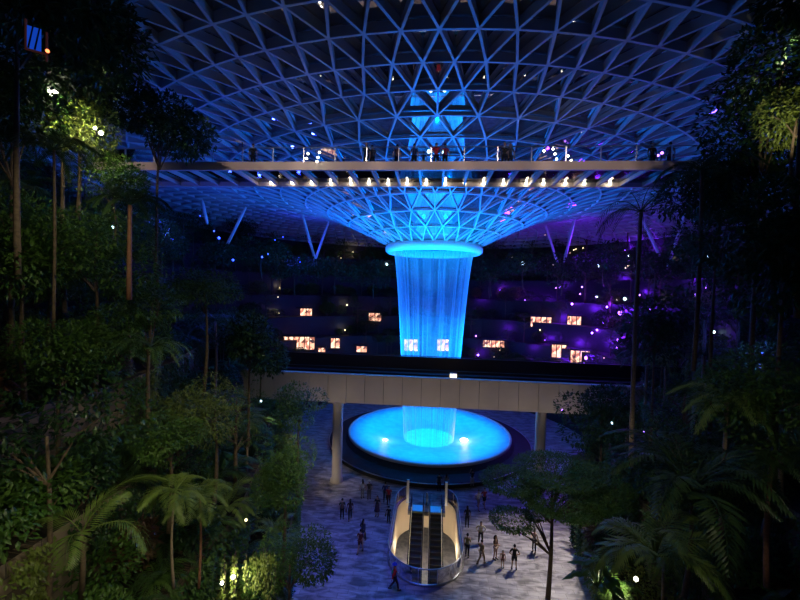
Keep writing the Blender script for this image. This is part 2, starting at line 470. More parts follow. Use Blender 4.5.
# ------------------------------------------------------------------ glass roof: funnel and triangulated lattice
RR = [5.93, 8.39, 10.9, 13.5, 16.1, 18.9, 21.7, 24.5, 27.1, 29.7, 32.2, 34.6, 37, 39.5, 42.2, 45, 48, 51.5, 55, 59, 63.5, 68]
ZZ = [5.7, 6.93, 8.1, 9.2, 10.07, 10.7, 11.1, 11.4, 11.7, 11.8, 11.8, 11.75, 11.6, 11.3, 10.9, 10.4, 9.7, 8.7, 7.6, 6.2, 4.4, 2.3]
ZZ = [z + CAMH for z in ZZ]
NN = [29]*3 + [58]*5 + [116]*14
OFF = [0, .5, 0,  0, .5, 0, .5, 0,  0, .5, 0, .5, 0, .5, 0, .5, 0, .5, 0, .5, 0, .5]
def node(i, j, lift=0):
    n = NN[i]; a = -PI/2 + 2 * PI * (j + OFF[i]) / n
    i0, i1 = max(i-1, 0), min(i+1, len(RR)-1)
    dr, dz = RR[i1]-RR[i0], ZZ[i1]-ZZ[i0]; l = math.hypot(dr, dz)
    nr, nz = -dz/l, dr/l
    r = RR[i] + nr*lift
    return Vector((AX + r*math.cos(a), AY + r*math.sin(a), ZZ[i] + nz*lift))
roof = empty('glass_roof', (0, 0, 0)); tag(roof, 'funnel-shaped glass roof on a triangular steel lattice', 'roof')
diag = []; tris = []
for i in range(len(RR)-1):
    n, n2 = NN[i], NN[i+1]
    for j in range(n):
        if n2 == n:
            if OFF[i] == 0:   lo, hi = j-1, j
            else:             lo, hi = j, j+1
            diag += [(i, j, lo), (i, j, hi)]
            tris += [((i, j), (i+1, lo), (i+1, hi)), ((i, j), (i, j+1), (i+1, hi))]
        else:
            diag += [(i, j, 2*j-1), (i, j, 2*j), (i, j, 2*j+1)]
            tris += [((i, j), (i+1, 2*j-1), (i+1, 2*j)), ((i, j), (i+1, 2*j), (i+1, 2*j+1)), ((i, j), (i, j+1), (i+1, 2*j+1))]
def width(i): return .12 if i < 3 else (.12 if i < 8 else .13)
def depth_(i): return .16 if i < 7 else (.3 if i < 9 else .5)
camv = Vector((0, 0, CAMH))
def radial_out(p): return Vector((p.x-AX, p.y-AY, 0)).normalized()
def fin(b, i, p, q, k=1.0):
    nrm = (node(i, 0, 1) - node(i, 0, 0)).normalized()
    mid = (p + q) / 2; ro = radial_out(mid)
    a0 = Vector((0, -1, 0)); nv = ro * (nrm.dot(a0)) + Vector((0, 0, nrm.z))
    b.beam(p, q, nv, width(i)*k, depth_(i))
    return nv
for i in range(len(RR)):          # one hoop per ring of nodes
    b = MB()
    for j in range(NN[i]): fin(b, i, node(i, j), node(i, j+1))
    b.build('hoop', M['steel'], roof)
def seen_size(d):
    i, j, l = d
    p, q = node(i, j), node(i+1, l); m = (p+q)/2 - camv
    dd = m.dot(fwd)
    if dd < 1: return 0
    x = m.dot(right)/dd*FPX+400; y = 300-m.dot(up)/dd*FPX
    if not (140 < x < 740 and -20 < y < 260): return 0
    if m.length > 52: return 0
    return (p-q).length/dd
diag.sort(key=seen_size, reverse=True)
for d in diag[:100]:
    b = MB(); i, j, l = d; fin(b, i, node(i, j), node(i+1, l), 1.0); b.build('diagonal_bar', M['steel'], roof)
b = MB()
for d in diag[100:]:
    i, j, l = d; fin(b, i, node(i, j), node(i+1, l))
tag(b.build('diagonal_bar', M['steel'], roof), kind='stuff')
b = MB()
for (i, j), (k, l), (m2, n2) in tris:
    b.tri(node(i, j, depth_(i)+.06), node(k, l, depth_(k)+.06), node(m2, n2, depth_(m2)+.06))
b.build('glazing', M['roofglass'], roof)
b = MB(); b.lathe([(5.25, 24.3), (5.4, 23.95), (5.8, 23.85), (6.15, 24.1), (6.2, 24.55), (5.95, 24.95), (5.6, 24.95)], 96, AX, AY, closed=True)
b.build('oculus_rim', M['white'], roof, True)

# raking roof columns, in pairs that meet low down
def strut(x0, y0, x1, y1, k=1.0):
    dz = (291 - y0) / FPX
    dep = 11.55 / dz
    p = at(x0, y0, dep); q = at(x1, y1, dep); q = p + (q - p) * k
    b = MB(); b.tube([p - (q-p).normalized()*0, p + (q-p)*.15, p + (q-p)*.85, q], [.13, .2, .2, .13], 10)
    return b
V = [((302, 213, 313, 252), (329, 221, 318, 252), 'left of the falls'), ((202, 200, 206, 218), (246, 207, 228, 243), 'far left beneath the roof'),
     ((544, 221, 554, 252), (576, 214, 567, 250), 'right of the falls'), ((637, 208, 655, 246), (687, 209, 672, 254), 'far right beneath the roof')]
for a_, c_, wh in V:
    for q_, side in ((a_, 'left'), (c_, 'right')):
        o = strut(*q_, 1.35).build('roof_column', M['white'], None, True)
        tag(o, 'raking steel roof column, %s one of the pair %s' % (side, wh), 'column')
    q_ = at((a_[2]+c_[2])/2, (a_[3]+c_[3])/2, 48)
    lamp('SPOT', 'column_uplight', at((a_[2]+c_[2])/2, a_[3]+8, 46), 500, (.12, .08, 1) if a_[0] > 400 else (.05, .2, 1), at((a_[0]+c_[0])/2, (a_[1]+c_[1])/2, 55), .2, 50, .8)

# ------------------------------------------------------------------ glass canopy bridge above
t = empty('canopy_bridge', (0, 24, 26.52)); tag(t, 'glass-floored footbridge hung below the roof lattice', 'footbridge')
X0, X1 = -22.5, 27
b = MB()
b.hexa([(X0, -.1, 0), (X1-9.0, -.1, 0), (X1-9.0, .1, 0), (X0, .1, 0), (X0, -.1, .52), (X1-8.2, -.1, .52), (X1-8.2, .1, .52), (X0, .1, .52)])
b.build('near_fascia', M['fascia'], t)
b = MB(); b.box(X0, X1-9, 3.7, 3.9, 0, .42); b.build('far_fascia', M['fascia'], t)
b = MB(); b.box(X0, X1-8.6, .1, 3.7, .3, .34); b.build('glass_deck', M['deckglass'], t)
x = X0 + .5; k = 0
while x < X1 - 9:
    b = MB(); b.box(x-.06, x+.06, .1, 3.7, .05, .29); b.build('cross_beam', M['fascia'], t)
    x += 1.5; k += 1
for y_, nm in ((.05, 'near'), (3.8, 'far')):
    b = MB(); b.tube([(X0, y_, 1.45), (X1-8.3, y_, 1.45)], .035, 8); b.build('handrail', M['chrome'], t)
    b = MB(); b.box(X0, X1-8.3, y_-.01, y_+.01, .5, 1.4); b.build('glass_panel', M['glass'], t)
    x = X0 + .2
    while x < X1-8.4:
        b = MB(); b.box(x-.03, x+.03, y_-.03, y_+.03, .5, 1.42); b.build('post', M['chrome'], t); x += 2.0 if y_ < 1 else 4
proto = None
for px in (264, 286, 306, 326, 347, 366, 386, 406, 426, 446, 466, 486, 507, 531, 549, 572, 592, 619):
    p = on_z(px, 177.5, 26.75)
    big = px in (264, 286, 306, 326, 347, 366, 531, 572, 619, 406, 486)
    if proto is None:
        proto = empty('bridge_light', (0, 0, 0))
        bb = MB(); bb.ball((0, 0, 0), .075, 10); bb.build('bulb', M['lampw'], proto, True)
        bb = MB(); bb.tube([(0, .02, .02), (0, .12, .1)], .05, 8); bb.build('housing', M['black'], proto)
        o = proto
    else: o = copy_tree(proto)
    o.location = (p.x, 27.5, 26.72); 
    tag(o, 'small warm uplight along the far edge under the canopy footbridge', 'light', 'lights under the canopy footbridge')
    if big: o.scale = (1.25, 1.25, 1.6)
    if px in (264, 306, 347, 406, 446, 486, 531, 572, 619):
        lamp('POINT', 'bridge_light_glow', (p.x, 27.2, 26.65), 3, (1, .8, .5), radius=.08)

# ------------------------------------------------------------------ train bridge across the valley
t = empty('train_bridge', (0, 36.5, 8.2)); tag(t, 'panelled train bridge crossing in front of the falls', 'bridge')
b = MB(); b.box(-26, 26, .12, .5, 0, 2.7); b.build('core', M['seam'], t)
x = -26.0
while x < 26:
    b = MB(); b.box(x+.02, x+1.78, 0, .13, .02, 2.66); b.build('side_panel', M['tan'], t); x += 1.8
b = MB(); b.box(-26, 26, -.04, .5, 2.68, 2.78); b.build('coping', M['tan'], t)
b = MB(); b.box(-26, 26, .5, 5.2, 0.0, .5); b.build('soffit', M['dark'], t)
b = MB(); b.box(-26, 26, .5, 5.2, 2.3, 2.5); b.build('track_bed', M['black'], t)
b = MB(); b.box(-26, 26, 5.0, 5.3, 0.2, 3.85); b.build('far_parapet', M['black'], t)
for y_ in (1.6, 3.6):
    b = MB(); b.box(-26, 26, y_, y_+.25, 2.5, 2.75); b.build('guide_rail', M['black'], t)
b = MB(); b.tube([(-26, 5.1, 3.95), (26, 5.1, 3.95)], .04, 6); b.build('handrail', M['black'], t)
p = at(453, 374, 38.5)
o = empty('equipment_box', (p.x, 38, 10.65)); tag(o, 'small white equipment box on the deck of the train bridge', 'box')
b = MB(); b.box(-.32, .32, -.15, .15, .1, .5); b.build('cabinet', M['lampy'], o)  # white box drawn with its own glow, though it is no lamp
b = MB(); b.box(-.34, .34, -.17, .17, .5, .55); b.build('lid', M['white'], o)
for px, py0, wh in ((333, 488, 'left'), (528, 470, 'right')):
    p = on_z(px, py0, 0)
    o = empty('bridge_pier', (p.x, 38.6 if px > 400 else 37.6, 0)); tag(o, 'round pale concrete pier under the train bridge, %s one' % wh, 'pier')
    b = MB(); b.lathe([(.62, 0), (.62, .3), (.5, .4), (.5, 7.6), (.75, 8.15)], 24); b.build('shaft', M['tan'], o, True)
    b = MB(); b.box(-.9, .9, -.6, .9, 8.0, 8.2); b.build('cap', M['tan'], o)

# ------------------------------------------------------------------ escalators and the balustrade of the opening
def escalator(x, label):
    t = empty('escalator', (x, 33.3, 0)); tag(t, label, 'escalator', 'pair of escalators in the oval opening')
    run, rise = .4, .231
    st = None
    for k in range(23):
        b = None
        if st is None:
            b = MB(); b.box(-.46, .46, -run, .0, -.06, 0)
            for i in range(11): b.box(-.44+i*.085, -.40+i*.085, -run+.01, -.01, 0, .012)
            b.box(-.46, .46, -.015, .0, 0, rise-.06)
            st = b.build('step', mat('dark_step', (.10, .085, .06), .5), t); o = st
            lp = MB(); lp.box(-.46, .46, -run, -run+.03, .012, .018); lp.build('nosing', mat('nosing', (.35, .28, .13), .5), st)
        else:
            o = copy_tree(st, t)
        o.location = (0, -run*k, -rise*(k+1))
    b = MB(); b.box(-.46, .46, 0, 1.0, -.1, .02); b.build('landing_plate', M['chrome'], t)
    bx = MB(); bx.box(-.46, .46, -.12, 0.02, -.1, .025); bx.build('comb', mat('comb_yellow', (.5, .42, .2), .5), t)
    L = run*23
    def pt(y, dz): return (y, -max(0, -y)*rise/run + dz)
    for s in (-1, 1):
        xx = s*.53
        b = MB()
        b.hexa([(xx-.06, 0, -.7), (xx-.06, -L, -L*rise/run-.7), (xx+.06, -L, -L*rise/run-.7), (xx+.06, 0, -.7),
                (xx-.06, 0, .12), (xx-.06, -L, -L*rise/run+.12), (xx+.06, -L, -L*rise/run+.12), (xx+.06, 0, .12)])
        b.box(xx-.06, xx+.06, 0, 1.1, -.1, .12)
        b.build('skirt', mat('lit_skirt', (.75, .68, .5), .35), t)
        b = MB()
        b.hexa([(xx-.008, 0, .12), (xx-.008, -L, -L*rise/run+.12), (xx+.008, -L, -L*rise/run+.12), (xx+.008, 0, .12),
                (xx-.008, 0, .92), (xx-.008, -L, -L*rise/run+.92), (xx+.008, -L, -L*rise/run+.92), (xx+.008, 0, .92)])
        b.box(xx-.008, xx+.008, 0, 1.0, .12, .92)
        b.build('glass_side', M['glass'], t)
        pts = [(xx, -L, -L*rise/run+.95), (xx, 0, .95), (xx, .9, .98)]
        for q in range(7):
            a = PI/2 - PI*q/6
            pts.append((xx, 1.0+.38*math.cos(a), .6+.38*math.sin(a)))
        pts.append((xx, .3, .22))
        b = MB(); b.tube(pts, .045, 8); b.build('handrail', M['rubber'], t, True)
        b = MB(); b.tube([(xx, -L, -L*rise/run+.14), (xx, 0, .14), (xx, 1, .14)], .02, 6); b.build('skirt_light', mat('skirt_lamp', (.9, .8, .6), emit=(1, .9, .62), strength=1.6), t)
    b = MB()
    b.hexa([(-.6, 0, -1.1), (-.6, -L, -L*rise/run-1.1), (.6, -L, -L*rise/run-1.1), (.6, 0, -1.1),
            (-.6, 0, -.7), (-.6, -L, -L*rise/run-.7), (.6, -L, -L*rise/run-.7), (.6, 0, -.7)])
    b.build('truss', M['white'], t)
escalator(-.80, 'left one of the two escalators going down through the oval opening')
escalator(.80, 'right one of the two escalators going down through the oval opening')

t = empty('glass_balustrade', (0, 0, 0)); tag(t, 'curved glass balustrade around the oval escalator opening', 'balustrade')
BC = capsule(EW+.12, EY0-.12, EY1+.12, 20)
n1 = len(BC)
# open at the far end where the escalators are reached
path = [p for p in BC if not (p[1] > 35.2 and abs(p[0]) < 1.75)]
i0 = next(i for i in range(len(path)) if path[i][0] < 0 and path[i-1][0] > 0 and path[i][1] > 33)
path = path[i0:] + path[:i0]
b = MB(); g = MB(); ft = MB()
for i in range(len(path)-1):
    p, q = Vector((*path[i], 0)), Vector((*path[i+1], 0))
    g.hexa([p+Vector((0,0,.08)), q+Vector((0,0,.08)), q*1.0+Vector((0,.0,.08))+(q-Vector((0,30.5,0))).normalized()*.015, p+Vector((0,0,.08))+(p-Vector((0,30.5,0))).normalized()*.015,
            p+Vector((0,0,1.1)), q+Vector((0,0,1.1)), q+Vector((0,0,1.1))+(q-Vector((0,30.5,0))).normalized()*.015, p+Vector((0,0,1.1))+(p-Vector((0,30.5,0))).normalized()*.015])
b.tube([(x, y, 1.12) for x, y in path], .035, 8)
ft.tube([(x, y, .06) for x, y in path], .07, 8)
g.build('glass_panel', M['glass'], t); b.build('handrail', M['chrome'], t, True)
ft.build('base_channel', M['chrome'], t, True)
for i in range(0, len(path), 3):
    bb = MB(); bb.tube([(path[i][0], path[i][1], 0), (path[i][0], path[i][1], 1.1)], .025, 6); bb.build('post', M['chrome'], t)
for x, lb in ((-1.72, 'tall slim steel pylon left of the escalator landing'), (1.72, 'tall slim steel pylon right of the escalator landing')):
    o = empty('pylon', (x, 34.6, 0)); tag(o, lb, 'pylon')
    b = MB(); b.box(-.11, .11, -.06, .06, 0.05, 2.1); b.build('panel', M['chrome'], o)
    b = MB(); b.box(-.16, .16, -.1, .1, 0, .05); b.build('base_plate', M['chrome'], o)
o = empty('bollard', (0, 34.5, 0)); tag(o, 'short steel bollard between the two escalator landings', 'bollard')
b = MB(); b.tube([(0, 0, 0), (0, 0, .95)], .09, 12); b.build('post', M['chrome'], o, True)
b = MB(); b.ball((0, 0, 1.02), .1, 10); b.build('cap', M['white'], o, True)
# ------------------------------------------------------------------ people
def skin_mesh(verts, edges, radii, name, sub=1):
    me = bpy.data.meshes.new(name); me.from_pydata(verts, edges, []); me.update()
    o = bpy.data.objects.new(name, me); C.objects.link(o)
    md = o.modifiers.new('skin', 'SKIN'); md.use_smooth_shade = True; md.branch_smoothing = .6
    for i, r_ in enumerate(radii):
        sv = me.skin_vertices[0].data[i]; sv.radius = (r_, r_) if not isinstance(r_, tuple) else r_
        sv.use_root = (i == 0)
    sd = o.modifiers.new('sub', 'SUBSURF'); sd.levels = sub; sd.render_levels = sub
    dg = bpy.context.evaluated_depsgraph_get()
    out = bpy.data.meshes.new_from_object(o.evaluated_get(dg)); out.name = name
    bpy.data.objects.remove(o); bpy.data.meshes.remove(me)
    out.polygons.foreach_set('use_smooth', [True] * len(out.polygons))
    return out
def join(me, mb, name):
    v = [tuple(x.co) for x in me.vertices]; f = [tuple(p.vertices) for p in me.polygons]; n = len(v)
    v += mb.v; f += [tuple(n + i for i in q) for q in mb.f]
    out = bpy.data.meshes.new(name); out.from_pydata(v, [], f); out.update()
    out.polygons.foreach_set('use_smooth', [True] * len(out.polygons))
    return out
# a pose: hands (left, right) elbows, and how far the feet are apart; y is the way the person faces
POSES = {
    'stand': dict(el=((-.25, -.03, 1.12), (.25, -.03, 1.12)), wr=((-.26, .04, .86), (.26, .04, .86)), kn=((-.10, .03, .49), (.10, .03, .49)), an=((-.11, -.02, .08), (.11, -.02, .08)), lean=0),
    'walk': dict(el=((-.25, .06, 1.13), (.25, -.12, 1.13)), wr=((-.25, .24, .94), (.25, -.18, .88)), kn=((-.09, .02, .49), (.09, .20, .52)), an=((-.09, -.32, .14), (.09, .26, .09)), lean=.04),
    'photo': dict(el=((-.25, .20, 1.24), (.25, .20, 1.24)), wr=((-.07, .36, 1.50), (.07, .36, 1.50)), kn=((-.11, .02, .49), (.11, .02, .49)), an=((-.13, -.02, .08), (.13, -.02, .08)), lean=-.02),
    'hips': dict(el=((-.36, -.08, 1.16), (.36, -.08, 1.16)), wr=((-.20, .06, 1.0), (.20, .06, 1.0)), kn=((-.12, .02, .49), (.12, .02, .49)), an=((-.15, -.02, .08), (.15, -.02, .08)), lean=0),
    'phone': dict(el=((-.25, 0, 1.12), (.24, .05, 1.14)), wr=((-.26, .05, .87), (.10, .30, 1.22)), kn=((-.10, .04, .49), (.10, .0, .49)), an=((-.11, .02, .08), (.11, -.04, .08)), lean=0),
}
def hand(mb, w_, d, side):
    w_ = Vector(w_); d = Vector(d).normalized()
    s = Vector((1, 0, 0)) - d * d.x; s.normalize(); nrm = d.cross(s)
    mb.tube([w_ - d*.01, w_ + d*.04, w_ + d*.085], [.026, .036, .03], 6)
    for k, (off, ln) in enumerate(((-.027, .062), (-.009, .075), (.009, .07), (.026, .055))):
        b0 = w_ + d*.08 + s*off; b1 = b0 + d*ln*.55 + nrm*.006; b2 = b0 + d*ln*.9 + nrm*.025
        mb.tube([b0, b1, b2], [.0085, .008, .006], 5)
    t0 = w_ + d*.02 + s*(-side)*.03; mb.tube([t0, t0 + d*.035 - s*side*.02 + nrm*.01, t0 + d*.065 - s*side*.024 + nrm*.022], [.011, .0095, .007], 5)
PM = {}
def pose_meshes(name):
    if name in PM: return PM[name]
    P = POSES[name]; L = P['lean']
    pel, wai, che, nec, hed = (0, 0, .95), (0, .01 + L*.3, 1.13), (0, .0 + L, 1.33), (0, -.01 + L, 1.47), (0, .01 + L, 1.56)
    sh = [(-.175, -.01 + L, 1.40), (.175, -.01 + L, 1.40)]; hp = [(-.09, 0, .90), (.09, 0, .90)]
    V_ = [pel, wai, che, nec, hed]; E_ = [(0, 1), (1, 2), (2, 3), (3, 4)]; Rr = [(.135, .105), (.125, .095), (.15, .11), .055, .055]
    for s in (0, 1):
        n = len(V_); V_ += [sh[s], P['el'][s], P['wr'][s]]; E_ += [(2, n), (n, n+1), (n+1, n+2)]; Rr += [.058, .042, .028]
        n = len(V_); an = P['an'][s]; V_ += [hp[s], P['kn'][s], an, (an[0], an[1] + .13, max(.035, an[2] - .045))]
        E_ += [(0, n), (n, n+1), (n+1, n+2), (n+2, n+3)]; Rr += [.085, .058, .04, .036]
    body = skin_mesh(V_, E_, Rr, 'body', 1)
    mb = MB()
    hc = Vector((0, .02 + L, 1.625))
    mb.ball(hc, .1, 14, (.78, .95, 1.18))
    mb.ball(hc + Vector((0, .005, -.075)), .06, 10, (.85, 1.0, .75))
    mb.tube([hc + Vector((0, .088, .015)), hc + Vector((0, .112, -.022)), hc + Vector((0, .092, -.03))], [.008, .014, .008], 6)
    for s in (-1, 1):
        mb.ball(hc + Vector((s*.078, -.005, -.01)), .026, 8, (.4, .7, 1.2))
        mb.ball(hc + Vector((s*.03, .086, .008)), .012, 6)
    mb.tube([hc + Vector((-.024, .086, -.058)), hc + Vector((0, .094, -.06)), hc + Vector((.024, .086, -.058))], .006, 5)
    for s in (0, 1):
        el, wr = Vector(P['el'][s]), Vector(P['wr'][s]); hand(mb, wr, (wr - el) + Vector((0, 0, 0)), 1 if s == 0 else -1)
    body = join(body, mb, 'body')
    def top(long):
        V2 = [wai, che, (0, -.01 + L, 1.43), pel]; E2 = [(0, 1), (1, 2), (0, 3)]; R2 = [(.145, .115), (.168, .128), .08, (.155, .125)]
        for s in (0, 1):
            e_ = Vector(P['el'][s]); s_ = Vector(sh[s]); w_ = Vector(P['wr'][s]); n = len(V2)
            V2 += [tuple(s_), tuple(e_ if long else s_.lerp(e_, .75))]; E2 += [(1, n), (n, n+1)]; R2 += [.072, .056 if long else .062]
            if long: V2.append(tuple(e_.lerp(w_, .9))); E2.append((n+1, n+2)); R2.append(.042)
        return skin_mesh(V2, E2, R2, 'shirt', 1)
    def bottom(kind):
        if kind == 'skirt':
            m_ = MB(); k0 = (Vector(P['kn'][0]) + Vector(P['kn'][1])) / 2
            m_.tube([(0, 0, 1.08), (0, 0, .95), (k0.x, k0.y*.7, .66), (k0.x, k0.y, .46)], [.14, .17, .20, .25], 14)
            return m_.mesh('skirt', None, True)
        V2 = [(0, 0, .98)]; E2 = []; R2 = [(.15, .12)]
        for s in (0, 1):
            h_, k_, a_ = Vector(hp[s]), Vector(P['kn'][s]), Vector(P['an'][s]); n = len(V2)
            V2 += [tuple(h_), tuple(k_ if kind == 'trousers' else h_.lerp(k_, .85))]; E2 += [(0, n), (n, n+1)]; R2 += [.103, .074 if kind == 'trousers' else .095]
            if kind == 'trousers': V2.append(tuple(k_.lerp(a_, .93))); E2.append((n+1, n+2)); R2.append(.058)
        return skin_mesh(V2, E2, R2, kind, 1)
    m_ = MB()
    for s in (0, 1):
        a_ = Vector(P['an'][s]); z = max(.03, a_.z - .05)
        m_.tube([(a_.x, a_.y - .07, z), (a_.x, a_.y, z + .03), (a_.x, a_.y + .1, z), (a_.x, a_.y + .19, z - .005)], [.035, .052, .046, .03], 8)
    shoes = m_.mesh('shoe_pair', None, True)
    def hair(long):
        m2 = MB(); base_n = 14
        for i in range(6):
            t_ = PI * .60 * i / 5
            for k in range(base_n):
                a = 2*PI*k/base_n; front = math.sin(a) > .35
                tt = min(t_, PI*.30) if front else t_
                m2.v.append((hc.x + .092*math.sin(tt)*math.cos(a), hc.y - .006 + .106*math.sin(tt)*math.sin(a), hc.z + .01 + .122*math.cos(tt)))
        for i in range(5):
            for k in range(base_n): m2.f.append((i*base_n+k, (i+1)*base_n+k, (i+1)*base_n+(k+1) % base_n, i*base_n+(k+1) % base_n))
        if long:
            m2.tube([hc + Vector((0, -.05, .04)), hc + Vector((0, -.095, -.06)), hc + Vector((0, -.10, -.2)), hc + Vector((0, -.09, -.3))], [.07, .085, .08, .04], 10)
        return m2.mesh('hair', None, True)
    PM[name] = dict(body=body, top={}, bottom={}, shoes=shoes, hair={}, ftop=top, fbot=bottom, fhair=hair)
    return PM[name]
CM = {}
def colmat(c):
    c = tuple(c)
    if c not in CM: CM[c] = mat('cloth_' + str(len(CM)), c, .8, noise=(14, tuple(x*.8 for x in c)))
    return CM[c]
def part(name, me, m, parent):
    me = me.copy(); me.materials.clear(); me.materials.append(m)
    o = bpy.data.objects.new(name, me); C.objects.link(o); o.parent = parent; return o
def person(p, face, pose, topc, botc, label, kind='trousers', long=False, hairc=(.015, .012, .01), longhair=False, scale=1, extra=None, skinc=(.5, .3, .2)):
    P = pose_meshes(pose)
    t = empty('person', p, face - PI/2); t.scale = (scale,)*3
    tag(t, label, 'person')
    part('body', P['body'], colmat(skinc), t)
    if long not in P['top']: P['top'][long] = P['ftop'](long)
    if kind not in P['bottom']: P['bottom'][kind] = P['fbot'](kind)
    if longhair not in P['hair']: P['hair'][longhair] = P['fhair'](longhair)
    part('shirt', P['top'][long], colmat(topc), t); part(kind, P['bottom'][kind], colmat(botc), t)
    part('shoe_pair', P['shoes'], colmat((.05, .05, .05)), t); part('hair', P['hair'][longhair], colmat(hairc), t)
    if extra == 'hat' or extra == 'bluecap':
        b = MB(); z = 1.70
        b.lathe([(.02, z+.09), (.09, z+.07), (.11, z), (.16, z-.01), (.17, z-.02), (.1, z-.025)], 16, 0, .01)
        b.build('hat', colmat((.75, .68, .55) if extra == 'hat' else (.03, .06, .5)), t, True)
    if extra in ('bag', 'greenbag', 'backpack'):
        b = MB(); c = (.03, .35, .16) if extra == 'greenbag' else (.16, .1, .06)
        if extra == 'backpack': b.ball((0, -.22, 1.22), .2, 10, (.8, .5, 1.2))
        else: b.ball((-.33, .02, .78), .17, 10, (.45, .9, 1)); b.tube([(-.33, -.08, .9), (-.3, 0, 1.12), (-.33, .1, .9)], .012, 5)
        b.build('backpack' if extra == 'backpack' else 'bag', colmat(c), t, True)
    if extra == 'phone':
        b = MB(); b.box(-.045, .045, .40, .412, 1.5, 1.66); b.build('phone', M['lampc'], t)
    return t
U, D_, Lf, Rt = PI/2, -PI/2, PI, 0
BLK, NVY, WHT, CRM, RED, GRY = (.02, .02, .022), (.03, .04, .09), (.7, .7, .68), (.75, .68, .5), (.55, .03, .03), (.16, .16, .17)
PP = [
    ((439, 491), U, 'stand', BLK, BLK, 'person in black standing by the basin step, left of a pair', {}),
    ((446, 491), U, 'stand', GRY, NVY, 'person in grey top and dark trousers by the basin step, right of a pair', dict(longhair=True)),
    ((472, 487), U, 'photo', BLK, (.45, .42, .38), 'person in pale trousers raising both arms by the basin step', {}),
    ((478, 509), D_ + .4, 'walk', WHT, (.35, .3, .26), 'person in white top walking beside one in red', dict(kind='shorts')),
    ((484, 507), D_ + .4, 'walk', (.3, .03, .03), BLK, 'person in dark red top walking beside one in white', dict(kind='shorts')),
    ((467, 527), U, 'stand', BLK, BLK, 'person in black standing just right of the glass balustrade', dict(longhair=True)),
    ((480.5, 544), D_, 'hips', CRM, BLK, 'person in loose cream shirt and dark trousers with arms out', dict(long=True)),
    ((467, 557), U - .5, 'phone', (.28, .24, .1), BLK, 'person in olive top and black trousers beside the balustrade', {}),
    ((481, 564), U - .9, 'walk', (.3, .24, .14), (.3, .22, .14), 'person in brown walking with a stride near the escalators', {}),
    ((495, 559), D_ + .7, 'phone', (.08, .05, .04), (.6, .45, .36), 'person in dark top and short pale shorts holding a phone', dict(kind='shorts', longhair=True)),
    ((502.5, 567), D_, 'stand', (.45, .25, .18), (.4, .2, .15), 'small child standing between two adults on the plaza', dict(kind='shorts', scale=.68)),
    ((514, 569), U, 'hips', BLK, BLK, 'person in black shirt and black shorts with hands on hips', dict(kind='shorts')),
    ((534, 552), D_ - .5, 'phone', (.6, .52, .48), BLK, 'person in pale top and black trousers beside the slender tree', dict(extra='bag')),
    ((362.5, 498), U + .3, 'stand', WHT, (.4, .37, .33), 'person in white near the left pier, left of a pair', dict(longhair=True)),
    ((369, 499), U + .3, 'stand', (.1, .1, .1), (.2, .18, .16), 'person in sun hat and dark top near the left pier', dict(extra='hat')),
    ((377, 516), D_, 'stand', BLK, (.05, .03, .05), 'person in black dress standing alone left of the opening', dict(kind='skirt', longhair=True)),
    ((342, 519), U, 'stand', (.03, .05, .03), BLK, 'person in dark clothes with backpack at the left edge of plaza', dict(extra='backpack')),
    ((350, 520), U, 'walk', (.08, .04, .03), BLK, 'person in dark brown top beside one with a backpack', dict(extra='bag', longhair=True)),
    ((388.5, 505), D_, 'walk', RED, (.08, .02, .02), 'person in red top and dark trousers near the basin step', {}),
    ((385, 501), U, 'walk', (.03, .03, .15), BLK, 'person in dark blue walking behind one in red', dict(long=True)),
    ((388.5, 523), U, 'stand', BLK, BLK, 'short person in black with a pale bag left of the balustrade', dict(scale=.82, extra='bag')),
    ((362.5, 542), U - .2, 'walk', NVY, BLK, 'person in navy walking ahead across the blue-lit plaza', dict(long=True, longhair=True)),
    ((360, 553), U - .2, 'walk', (.12, .02, .02), (.1, .03, .02), 'person in dark red walking behind one in navy', dict(kind='shorts')),
    ((394, 590), D_ + 2.0, 'walk', (.75, .03, .03), (.08, .03, .05), 'person in bright red shirt and blue cap carrying a green bag', dict(extra='bluecap', long=True)),
]
for (px, py), fa, po, tc_, bc_, lb, kw in PP:
    if 'green bag' in lb:
        kw = dict(kw)
    p = on_z(px, py, 0.0)
    o = person(p, fa + random.uniform(-.2, .2), po, tc_, bc_, lb, **kw)
    if 'green bag' in lb:
        b = MB(); b.ball((-.33, .02, .88), .19, 10, (.5, .9, 1.1)); b.tube([(-.33, -.08, 1.0), (-.3, 0, 1.2), (-.33, .1, 1.0)], .012, 5)
        b.build('bag', colmat((.03, .4, .16)), o, True)
BP = [
    (253, 1.0, U, 'stand', BLK, 'person in black at the left end of the canopy footbridge', {}),
    (366, 1.0, D_, 'stand', (.04, .03, .03), 'person in dark clothes on the footbridge, left of a close pair', dict(longhair=True)),
    (372, 1.4, U, 'phone', (.03, .03, .05), 'person in dark clothes on the footbridge, right of a close pair', {}),
    (397, 1.3, U, 'stand', (.12, .05, .05), 'person in maroon standing alone on the footbridge by a post', {}),
    (414, 1.2, U, 'stand', (.02, .03, .12), 'person in navy on the footbridge in front of the glow', {}),
    (423.5, 1.2, U, 'stand', BLK, 'child on the footbridge between a navy and a red figure', dict(scale=.72)),
    (436, 1.1, U, 'photo', (.6, .02, .04), 'person in red on the footbridge lifting a phone', dict(extra='phone')),
    (445, 1.2, U, 'stand', (.35, .03, .08), 'person in dark crimson on the footbridge beside one in red', {}),
    (504, 1.1, D_, 'stand', BLK, 'person in black on the footbridge, left of a pair right of the glow', {}),
    (510, 1.3, D_, 'stand', (.04, .04, .06), 'person in charcoal on the footbridge, right of a pair right of the glow', dict(longhair=True)),
    (652, 1.3, D_, 'stand', (.12, .05, .03), 'person in rust brown near the right end of the footbridge', {}),
    (670, 1.2, U, 'stand', (.3, .12, .08), 'person in tan at the right end of the footbridge', {}),
]
